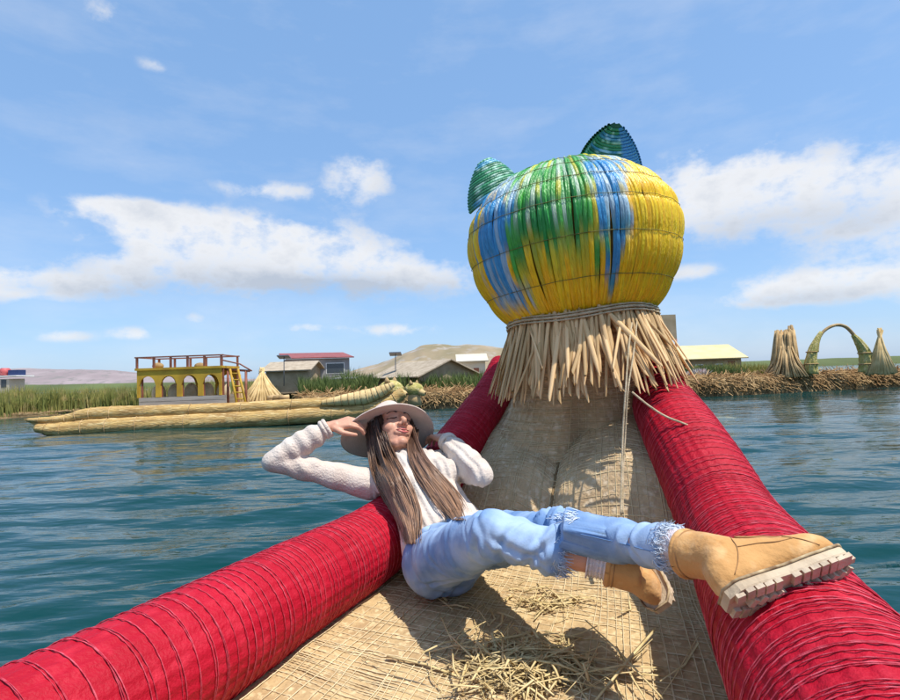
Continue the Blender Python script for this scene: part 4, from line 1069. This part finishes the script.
# face features
def strip(nm, mat, pts, rad, flat=1.0):
    mb = MB(); mb.tube(spline([H(*p) for p in pts], 14), rad, 8, flat=flat, up=hF); mb.obj(nm, mat, person)
bt = BVHTree.FromPolygons([tuple(v) for v in mverts(body_me)], [tuple(p.vertices) for p in body_me.polygons])
def on_face(x, z, lift=.0):
    o = Vector(H(x, .25, z)); h = bt.ray_cast(o, Vector(-hF)); p = np.array(h[0]) if h[0] is not None else H(x, .08, z); return p + hF * lift
def fstrip(nm, mat, xz, rad, lift, flat=.7):
    mb = MB(); mb.tube(spline([on_face(x, z, lift) for x, z in xz], 18), rad, 8, flat=flat, up=hF); return mb.obj(nm, mat, person)
for s in (-1, 1):
    fstrip('eyebrow', MT['brow'], [(s * .014, .021), (s * .030, .027), (s * .048, .019)], np.interp(np.linspace(0, 1, 18), [0, .4, 1], [.0030, .0028, .0010]), .0005, .6)
    e = MB(); c = on_face(s * .031, .003, -.006); e.ell(c, (.0145, .0075, .0085), HRot, k=14, m=8); el = e.obj('eyelid', MT['skin'], person)
    mb = MB(); mb.tube(spline([on_face(s * (.031 + q * .0155), .0005 - .0035 * (1 - q * q), .0035) for q in (-1, -.5, 0, .5, 1)], 16), .0017, 6, up=hF); mb.obj('lashes', MT['brow'], el)
    mb = MB(); mb.ell(on_face(s * .0065, -.0385, .0005), (.0018, .0016, .0012), HRot, k=8, m=6); mb.obj('nostril', MT['brow'], person)
lw = np.interp(np.linspace(0, 1, 18), [0, .5, 1], [.0012, .0050, .0012])
fstrip('lip', MT['lip'], [(-.026, -.0535), (-.012, -.0525), (0, -.0545), (.012, -.0525), (.026, -.0535)], lw * .85, .001)
fstrip('lip', MT['lip'], [(-.025, -.0545), (-.012, -.0625), (0, -.0640), (.012, -.0625), (.025, -.0545)], lw, .001)
fstrip('mouth_line', MT['brow'], [(-.025, -.0540), (-.010, -.0572), (0, -.0578), (.010, -.0572), (.025, -.0540)], .0008, .0042, 1)

# sweater
def folds(me, amp, scale, seed, stretch=None, mask=None):
    v, n = mverts(me), mnormals(me); out = v.copy()
    for i in range(len(v)):
        p = v[i] if stretch is None else v[i] * stretch
        a = noise.noise(Vector(p * scale) + Vector((seed, 0, 0))); b = noise.noise(Vector(p * scale * 2.3) + Vector((0, seed, 0)))
        w = 1 - abs(a) * 2; k = amp * (w * .6 + b * .5); out[i] = v[i] + n[i] * k * (mask[i] if mask is not None else 1)
    setverts(me, out)
def seg_wave(v, a, b, n=9.0):
    """phase along a limb for ring-like folds"""
    ax = norm(b - a); return ((v - a) @ ax) / np.linalg.norm(b - a)
mb = MB(); mb.loft(torso_rings(.011, .04, 1.02, 18)); mb.capsule(J['neck0'] - sp * .05, J['neck0'] + sp * .012 + (H(0, 0, -.05) - J['neck0']) * .12, .075, .064)
for s in 'RL':
    w0 = J['wr' + s]; e0 = J['elb' + s]; s0 = J['sh' + s]; fa = norm(w0 - e0)
    mb.chain([J['neck0'] - sp * .045, s0, s0 * .55 + e0 * .45, e0], [.062, .054, .042, .038]); 
    fl = np.linalg.norm(w0 - e0); mb.chain([e0, e0 + fa * fl * .35, e0 + fa * fl * .74], [.038, .042, .039]); mb.capsule(e0 + fa * fl * .80, w0 - fa * .018, .033, .028)
    mb.ell(J['neck0'] - sp * .17 + lat * (.066 if s == 'L' else -.066) + frn * .070, (.058, .055, .056))
sw = blob(mb, .0052, 5, .5)
v = mverts(sw); m_ = np.ones(len(v))
folds(sw, .005, 9, 4.2)
# ring folds on the sleeves near the elbows, knit ribs on the trunk
v, n = mverts(sw), mnormals(sw); out = v.copy()
for s in 'RL':
    for (a, b, amp, fr) in ((J['elb' + s], J['wr' + s], .0026, 4.2), (J['sh' + s], J['elb' + s], .0022, 3.4)):
        t = seg_wave(v, a, b); ax = a + np.outer(np.clip(t, 0, 1), b - a); dist = np.linalg.norm(v - ax, axis=1); w = ((t > .02) & (t < .98) & (dist < .10)) * np.sin(np.clip(t, 0, 1) * math.pi)
        out += n * (amp * w * np.sin(t * fr * 6.28 + 2.2 * (v @ V(9, 5, 7)) * .6))[:, None]
tr = ((v - pel) @ sp) / np.linalg.norm(J['neck0'] - pel); near = (np.abs((v - pel - np.outer(tr, J['neck0'] - pel) * 1) @ lat) < .15) & (tr > .0) & (tr < 1)
out += n * (near * .0032 * np.sign(np.sin(((v - pel) @ lat) * 260)) * np.abs(np.sin(((v - pel) @ lat) * 260)) ** .5)[:, None]
setverts(sw, out); sw.materials.append(MT['sweater']); link(bpy.data.objects.new('sweater', sw), person)
def band(nm, c, ax, r, tube_r, mat, parent, sq=(1, 1), u=None):
    u = norm(np.cross(ax, V(.3, .2, .9))) if u is None else u; w = np.cross(ax, u); mb = MB(); th = np.linspace(0, 6.2832, 33)
    mb.tube([c + r * (math.cos(a) * u * sq[0] + math.sin(a) * w * sq[1]) for a in th], tube_r, 8, caps=False); return mb.obj(nm, mat, parent)
for s in 'RL':
    fa = norm(J['wr' + s] - J['elb' + s])
    for k in range(2): band('cuff', J['wr' + s] - fa * (.004 + .012 * k), fa, .029, .0075, MT['sweater'], person)

# jeans
mb = MB(); hl = norm(J['hipL'] - J['hipR']); 
mb.loft(torso_rings(.000, -.12, .20, 8)); mb.ell(J['hipR'] - hl * .005 + V(0, 0, -.005), (.086, .090, .092)); mb.ell(J['hipL'] + V(0, 0, -.012), (.082, .086, .09)); mb.ell(pel - sp * .02 + V(0, 0, -.015), (.088, .088, .09))
HEM = {}
for s, hemt, fl in (('R', .52, .046), ('L', .74, .040)):
    h, k, a = J['hip' + s], J['knee' + s], J['ank' + s]; hem = k + (a - k) * hemt; HEM[s] = (hem, norm(a - k), fl)
    mb.chain([h, h * .5 + k * .5, k], [.086, .071, .053] if s == 'R' else [.082, .065, .048], 18)
    mb.chain([k, k * .55 + hem * .45, hem - norm(a - k) * .02], [.051, .047, fl] if s == 'R' else [.047, .041, fl], 18)
jn = blob(mb, .0042, 16, .5)
v = mverts(jn)
for s in 'RL':       # cut the hem flat
    hem, ax, fl = HEM[s]; t = (v - hem) @ ax; rad = np.linalg.norm(v - hem - np.outer(t, ax), axis=1); sel = (t > 0) & (rad < .09) & (t < .09); v[sel] -= np.outer(t[sel], ax)
setverts(jn, v); folds(jn, .006, 8, 9.1)
v, n = mverts(jn), mnormals(jn); out = v.copy()
for s in 'RL':
    for (a, b, amp, fr) in ((J['knee' + s], J['ank' + s], .0045, 3.3), (J['hip' + s], J['knee' + s], .0050, 2.6)):
        t = seg_wave(v, a, b); ax = a + np.outer(np.clip(t, 0, 1), b - a); dist = np.linalg.norm(v - ax, axis=1); w = ((t > .0) & (t < .8) & (dist < .12)) * np.sin(np.clip(t / .8, 0, 1) * math.pi)
        out += n * (amp * w * np.sin(t * fr * 6.28 + (v @ V(14, 9, -12))))[:, None]
rc = np.random.default_rng(17)
for s in 'RL':
    h, k, a = J['hip' + s], J['knee' + s], J['ank' + s]
    for (c0, ax, cnt, spread) in ((k, norm(a - h), 11, .05), (h, norm(k - h), 13, .07), (k * .45 + a * .55, norm(a - k), 9, .06), (h * .5 + k * .5, norm(k - h), 9, .06)):
        for _ in range(cnt):
            c = c0 + ax * rc.normal(0, spread); nn_ = norm(ax + rc.normal(0, .6, 3)); si = rc.uniform(.004, .009); am = rc.uniform(.004, .010); of = rc.normal(0, .045, 3)
            dd_ = (v - c) @ nn_; wr = np.exp(-np.sum((v - c - of) ** 2, 1) / .075 ** 2)
            out += n * ((-am * np.exp(-(dd_ / si) ** 2) + am * .55 * np.exp(-((np.abs(dd_) - si * 2.1) / si) ** 2)) * wr)[:, None]
setverts(jn, out); jn.materials.append(MT['jeans']); jo = link(bpy.data.objects.new('jeans', jn), person)
r_ = np.random.default_rng(5); 
for s in 'RL':       # frayed hem threads
    hem, ax, fl = HEM[s]; u = norm(np.cross(ax, V(.2, .3, .9))); w = np.cross(ax, u); mb = MB()
    for i in range(520):
        a = r_.uniform(0, 6.283); o = math.cos(a) * u + math.sin(a) * w; b = hem + o * fl * r_.uniform(.86, 1.04) - ax * r_.uniform(0, .018); e = b + ax * r_.uniform(.008, .030) + r_.normal(0, .005, 3)
        mb.tube([b, (b + e) / 2 + r_.normal(0, .003, 3), e], [.0009, .0008, .0005], 3, caps=False)
    tag(mb.obj('frayed_hem', MT['fray'], jo), None, None, None, 'stuff')
    # sock
    k_, a_ = J['knee' + s], J['ank' + s]; axs = norm(a_ - k_); mb = MB(); c0 = a_ - axs * (.120 if s == 'L' else .088); c1 = a_ - axs * (.07 if s == 'L' else .05)
    rings = []; th = np.arange(36) * 2 * math.pi / 36
    for t in np.linspace(0, 1, 16):
        c = c0 * (1 - t) + c1 * t; rr = .0335 + .0025 * math.sin(t * 34) + (.004 if t < .12 else 0); rings.append(c + rr * (np.outer(np.cos(th) * (1 + .05 * np.cos(18 * th)), u) + np.outer(np.sin(th) * (1 + .05 * np.cos(18 * th)), w)))
    mb.loft(rings, False); mb.obj('sock', MT['sock'], person)

# boots (built in local axes: x heel->toe, z up the shaft, origin under the heel)
def boot(s, heel, toe, ank):
    x = FAX[s][1] * BS; z = -FAX[s][0] * BS; y = np.cross(norm(z), norm(x)) * BS
    to = lambda p: np.asarray(heel) - x * .012 + x * p[0] + y * p[1] + z * p[2]
    L_ = .256
    mb = MB()
    def lw(t): return float(np.interp(t, [0, .08, .25, .45, .65, .80, .92, 1], [.012, .030, .033, .034, .042, .044, .036, .012]))
    def hh(t): return float(np.interp(t, [0, .06, .2, .32, .45, .6, .75, .9, 1], [.045, .072, .090, .093, .078, .062, .053, .045, .020]))
    rings = []; k = 20; th = np.arange(k) * 2 * math.pi / k
    for t in np.linspace(.0, 1, 22):
        w_, h_ = lw(t), hh(t); zz = .018 + h_ / 2
        rings.append([to((t * L_, w_ * math.copysign(abs(math.cos(a)) ** .7, math.cos(a)), zz + h_ / 2 * math.copysign(abs(math.sin(a)) ** .75, math.sin(a)))) for a in th])
    mb.loft(rings)
    # shaft leans along the leg
    sd = norm(np.array([(J['knee' + s] - ank) @ x, (J['knee' + s] - ank) @ y, (J['knee' + s] - ank) @ z])); base = V(.054, 0, .080); top = base + sd * (.085 if s == 'L' else .060)
    pts = [to(base - sd * .01), to(base * .5 + top * .5), to(top)]
    mb.tube(pts, [.044 * BS, .043 * BS, .045 * BS], 20)
    up = blob(mb, .0042, 4, .5); folds(up, .0045, 14, 3.3 if s == 'L' else 6.1); up.materials.append(MT['boot'])
    ob = link(bpy.data.objects.new('boot', up), person)
    # collar, seams
    tp = to(top); tdir = norm(tp - to(base)); u = norm(np.cross(tdir, y)); 
    band('padded_collar', tp - tdir * .002, tdir, .041 * BS, .0070, MT['boot'], ob, u=u); band('collar_opening', tp - tdir * .012, tdir, .0455 * BS, .0016, MT['bootdark'], ob, u=u)
    # sole: midsole + welt + lugs
    out = [(t * L_ * 1.02 - .004, lw(t) + .006) for t in np.linspace(0, 1, 30)]
    ring = [(a, b) for a, b in out] + [(a, -b) for a, b in out[::-1]]
    bend = lambda a: .012 * max(0, (a / L_ - .72) / .28) ** 2
    mb = MB(); mb.loft([[to((a, b * f, zz + bend(a))) for a, b in ring] for f, zz in ((.97, -.003), (1.0, .000), (1.0, .008), (.96, .014))]); so = mb.obj('sole', MT['sole'], ob, smooth=False)
    mb = MB(); mb.tube([to((a, b * 1.005, .0155 + bend(a))) for a, b in ring] + [to((ring[0][0], ring[0][1], .0155))], .0024, 6, caps=False); mb.obj('welt', MT['lace'], ob)
    r = np.random.default_rng(9)
    for t in list(np.arange(.05, .99, .072)):
        if .34 < t < .44: continue
        for sd_ in (-1, 1):
            w_ = lw(t) + .006; ln = .0125 + .003 * r.uniform(); ww = w_ * .6
            mb = MB(); R = np.array([norm(x * math.cos(.18 * sd_) + y * math.sin(.18 * sd_)), norm(y * math.cos(.18 * sd_) - x * math.sin(.18 * sd_)), norm(z)])
            mb.box(to((t * L_, sd_ * (w_ * .98 - ww / 2), -.0065 + bend(t * L_))), (ln * BS, ww * BS, .008 * BS), R, taper=1.0); mb.obj('lug', MT['lug'], so, smooth=False)
        if .1 < t < .92:
            mb = MB(); R = np.array([norm(x + y * .6), norm(y - x * .6), norm(z)]); mb.box(to((t * L_ + .010, 0, -.0070 + bend(t * L_))), (.011, .016, .010), R); mb.obj('lug', MT['lug'], so, smooth=False)
    # tongue and laces over the instep
    btb = BVHTree.FromPolygons([tuple(q) for q in mverts(up)], [tuple(p.vertices) for p in up.polygons])
    def surf(a, b, zz=.25): 
        h = btb.ray_cast(Vector(to((a, b, zz))), Vector(-norm(z))); return (np.array(h[0]) + z * .003) if h[0] is not None else to((a, b, .1))
    for i, a in enumerate(np.linspace(.105, .165, 5)):
        mb = MB(); mb.tube(spline([surf(a - .006 * q * (1 if i % 2 else -1), q * .022) for q in (-1, -.5, 0, .5, 1)], 12), .0028, 6); mb.obj('lace', MT['lace'], ob)
    for q in (-1, 1):
        mb = MB(); mb.tube(spline([surf(a, q * .024) for a in np.linspace(.09, .185, 5)], 14), .0020, 5); mb.obj('seam', MT['bootdark'], ob)
    def flank(a, zz, sg):
        h = btb.ray_cast(Vector(to((a, sg * .2, zz))), Vector(-norm(y) * sg)); return (np.array(h[0]) + y * sg * .001) if h[0] is not None else to((a, sg * .04, zz))
    for sg in (-1, 1):
        for pth in (((.030, .030), (.052, .050), (.070, .075), (.078, .100)), ((.205, .030), (.185, .045), (.170, .058), (.160, .068)), ((.070, .075), (.11, .070), (.145, .060), (.170, .056))):
            mb = MB(); mb.tube(spline([flank(a, q, sg) for a, q in pth], 16), .0008, 5); mb.obj('seam', MT['bootdark'], ob)
    mb = MB(); mb.tube(spline([surf(.105, .0), surf(.10, .02) + z * .012, surf(.115, .035) + z * .006, surf(.125, .02) + z * .010, surf(.112, .0) + z * .004], 20), .0026, 6); mb.obj('lace_bow', MT['lace'], ob)
for s in 'LR': boot(s, FEET[s][0], FEET[s][1], J['ank' + s])

# hat: brim, crown with a pinch, ribbon
mb = MB(); n = 64; rows_t, rows_b = [], []
for rho in (.44, .55, .68, .80, .90, .97, 1.0):
    rows_t.append([brim_pt(2 * math.pi * j / n, rho, .0022) for j in range(n)]); rows_b.append([brim_pt(2 * math.pi * j / n, rho, -.0022) for j in range(n)])
mb.loft(rows_t + rows_b[::-1], False); hat = mb.obj('hat', MT['hat'], person)
mb = MB(); rows = []
for (rr, hz) in ((.455, -.004), (.462, .02), (.455, .04), (.43, .056), (.395, .068), (.32, .076), (.2, .072), (.02, .064)):
    rows.append([HATC + (hatX * math.cos(a) * .92 + hatY * math.sin(a) * 1.06) * BR * rr + hatU * (hz - (.012 * math.cos(a) ** 2 if hz > .063 else 0) + .012 * (math.sin(a) if hz > .06 else 0)) for a in np.arange(n) * 2 * math.pi / n])
mb.loft(rows, True); mb.obj('crown', MT['hat'], hat)
mb = MB(); mb.loft([[HATC + (hatX * math.cos(a) * .92 + hatY * math.sin(a) * 1.06) * BR * rr + hatU * hz for a in np.arange(n) * 2 * math.pi / n] for rr, hz in ((.470, .002), (.474, .014), (.470, .027))], False); mb.obj('ribbon', MT['ribbon'], hat)

# hair: a dark cap under the hat and long brown locks falling over both sides of the chest
mb = MB(); mb.ell(H(0, -.026, .030), (.083, .092, .088), HRot, k=24, m=14); mb.ell(H(0, -.05, -.02), (.078, .06, .085), HRot, k=24, m=14)
for s in (-1, 1): mb.ell(H(s * .062, -.008, -.015), (.022, .045, .070), HRot, k=14, m=10)
cap = blob(mb, .005, 4); cap.materials.append(MT['haircap']); hair = link(bpy.data.objects.new('hair', cap), person)
V_all = []; F_all = []; o = 0
for ob_me in (sw, jn, body_me):
    vv = mverts(ob_me); V_all += [tuple(q) for q in vv]; F_all += [tuple(i + o for i in p.vertices) for p in ob_me.polygons]; o += len(vv)
bt2 = BVHTree.FromPolygons(V_all, F_all)
def drape(px, py, lift, dmax=9):
    d_ = norm(ray(px, py)); h = bt2.ray_cast(Vector(EYE), Vector(d_))
    if h[0] is None: return None
    return np.array(h[0]) - d_ * lift
def locks(root_pts, path, wid, n, seed, dens_col):
    """path: px,py centreline on the chest with half widths; strands start at root_pts on the head"""
    r = np.random.default_rng(seed); mb = MB()
    for i in range(n):
        q = float(np.clip(r.normal(0, .50), -1.05, 1.05)); lift0 = r.uniform(.006, .030) * (1 - .35 * abs(q)); stop = 1 - .45 * r.uniform() ** 2.2; ph = r.uniform(0, 6.28)
        pts = []
        kf = min(max(q * .5 + .5, 0), 1) * (len(root_pts) - 1.001); k0 = int(kf); a = np.array(root_pts[k0]) * (1 - kf + k0) + np.array(root_pts[k0 + 1]) * (kf - k0) + r.normal(0, .004, 3); pts.append(a)
        last = None
        for t in np.linspace(0, stop, 9):
            cx = np.interp(t, np.linspace(0, 1, len(path)), [p[0] for p in path]); cy = np.interp(t, np.linspace(0, 1, len(path)), [p[1] for p in path]); w = np.interp(t, np.linspace(0, 1, len(wid)), wid)
            px = cx + q * w + (1.3 + (2.5 * t if abs(q) > .9 else 0)) * math.sin(ph + t * 5); p = drape(px, cy + 2 * math.sin(ph), lift0 * (1 - .4 * t))
            if p is None or (last is not None and abs(p[1] - last[1]) > .09):
                d = last[1] if last is not None else a[1] - .02; p = P(px, cy, d - .01)
            pts.append(p); last = p
        pts = np.array(pts); pts[1] = (pts[0] + pts[2]) / 2 * .35 + pts[1] * .65
        for _ in range(2): pts[1:-1] = pts[1:-1] * .5 + (pts[:-2] + pts[2:]) * .25
        c = spline(pts, 26); n_ = len(c)
        for ii in range(3, n_):             # keep every strand on the outside of the clothes
            dv = c[ii] - EYE; dl = np.linalg.norm(dv); hh_ = bt2.ray_cast(Vector(EYE), Vector(dv / dl))
            if hh_[0] is not None and hh_[3] < dl + .003: c[ii] = EYE + dv / dl * (hh_[3] - .008 - lift0 * .5)
        for _ in range(2): c[3:-1] = c[3:-1] * .5 + (c[2:-2] + c[4:]) * .25
        rad = r.uniform(.0012, .0032) * np.interp(np.linspace(0, 1, n_), [0, .1, .7, 1], [.7, 1, .9, .2])
        t = np.linspace(0, 1, n_)[:, None]; base = np.array(dens_col[0]) * (1 - t) + np.array(dens_col[1]) * t; base = base * r.uniform(.45, 1.5)
        mb.tube(c, rad, 5, caps=False, flat=.6, col=np.repeat(base, 5, axis=0))
    return tag(mb.obj('hair_locks', MT['hair'], hair), None, None, None, 'stuff')
HC0, HC1 = (.055, .027, .018), (.34, .19, .11)
rootsR = [H(.082, .00 + .012 * i, .03 - .012 * i) for i in range(5)] + [H(.070, .035, .035), H(.062, .052, .045)]
rootsL = [H(-.082, .00 + .012 * i, .03 - .012 * i) for i in range(5)] + [H(-.070, .035, .035), H(-.062, .050, .045)]
locks(rootsR[::-1] if proj(rootsR[0])[0] > proj(rootsR[-1])[0] else rootsR, [(377, 442), (382, 458), (391, 480), (403, 503), (409, 524), (411, 544)], [9, 13, 15, 15, 11, 6], 620, 2, (HC0, HC1))
locks(rootsL[::-1] if proj(rootsL[0])[0] > proj(rootsL[-1])[0] else rootsL, [(411, 446), (418, 460), (429, 476), (442, 492), (452, 506), (458, 520)], [4, 8, 12, 14, 13, 8], 520, 3, (HC0, HC1))

# worn details of the jeans: ripped knee threads, side seam, waistband
r_ = np.random.default_rng(61); mb = MB()
for i in range(90):
    x0, y0 = 566 + r_.normal(0, 7), 517 + r_.normal(0, 2.6); a = drape(x0 - r_.uniform(1, 5), y0 + r_.normal(0, 1), .0015); b = drape(x0 + r_.uniform(1, 5), y0 + r_.normal(0, 1), .0015)
    if a is not None and b is not None and np.linalg.norm(a - b) < .05: mb.tube([a, (a + b) / 2 + V(0, 0, .001), b], .0009, 3, caps=False)
tag(mb.obj('knee_rip', MT['fray'], jo), None, None, None, 'stuff')
MT['stitch'] = material('denim_seam', (.13, .23, .42), None, rough=.9)
for path in ([(470, 514), (492, 512), (520, 524), (560, 544), (574, 551)], [(580, 534), (620, 543), (650, 551), (676, 559)]):
    pts = [drape(x_, y_, .0006) for x_, y_ in [tuple(np.array(path[i]) * (1 - f) + np.array(path[i + 1]) * f) for i in range(len(path) - 1) for f in (0, .25, .5, .75)]]
    pts = [p for p in pts if p is not None]; keep = [pts[0]]
    for p in pts[1:]:
        if np.linalg.norm(p - keep[-1]) < .06: keep.append(p)
    if len(keep) > 3:
        mb = MB(); mb.tube(spline(keep, 60), .0010, 5); mb.obj('seam', MT['stitch'], jo)
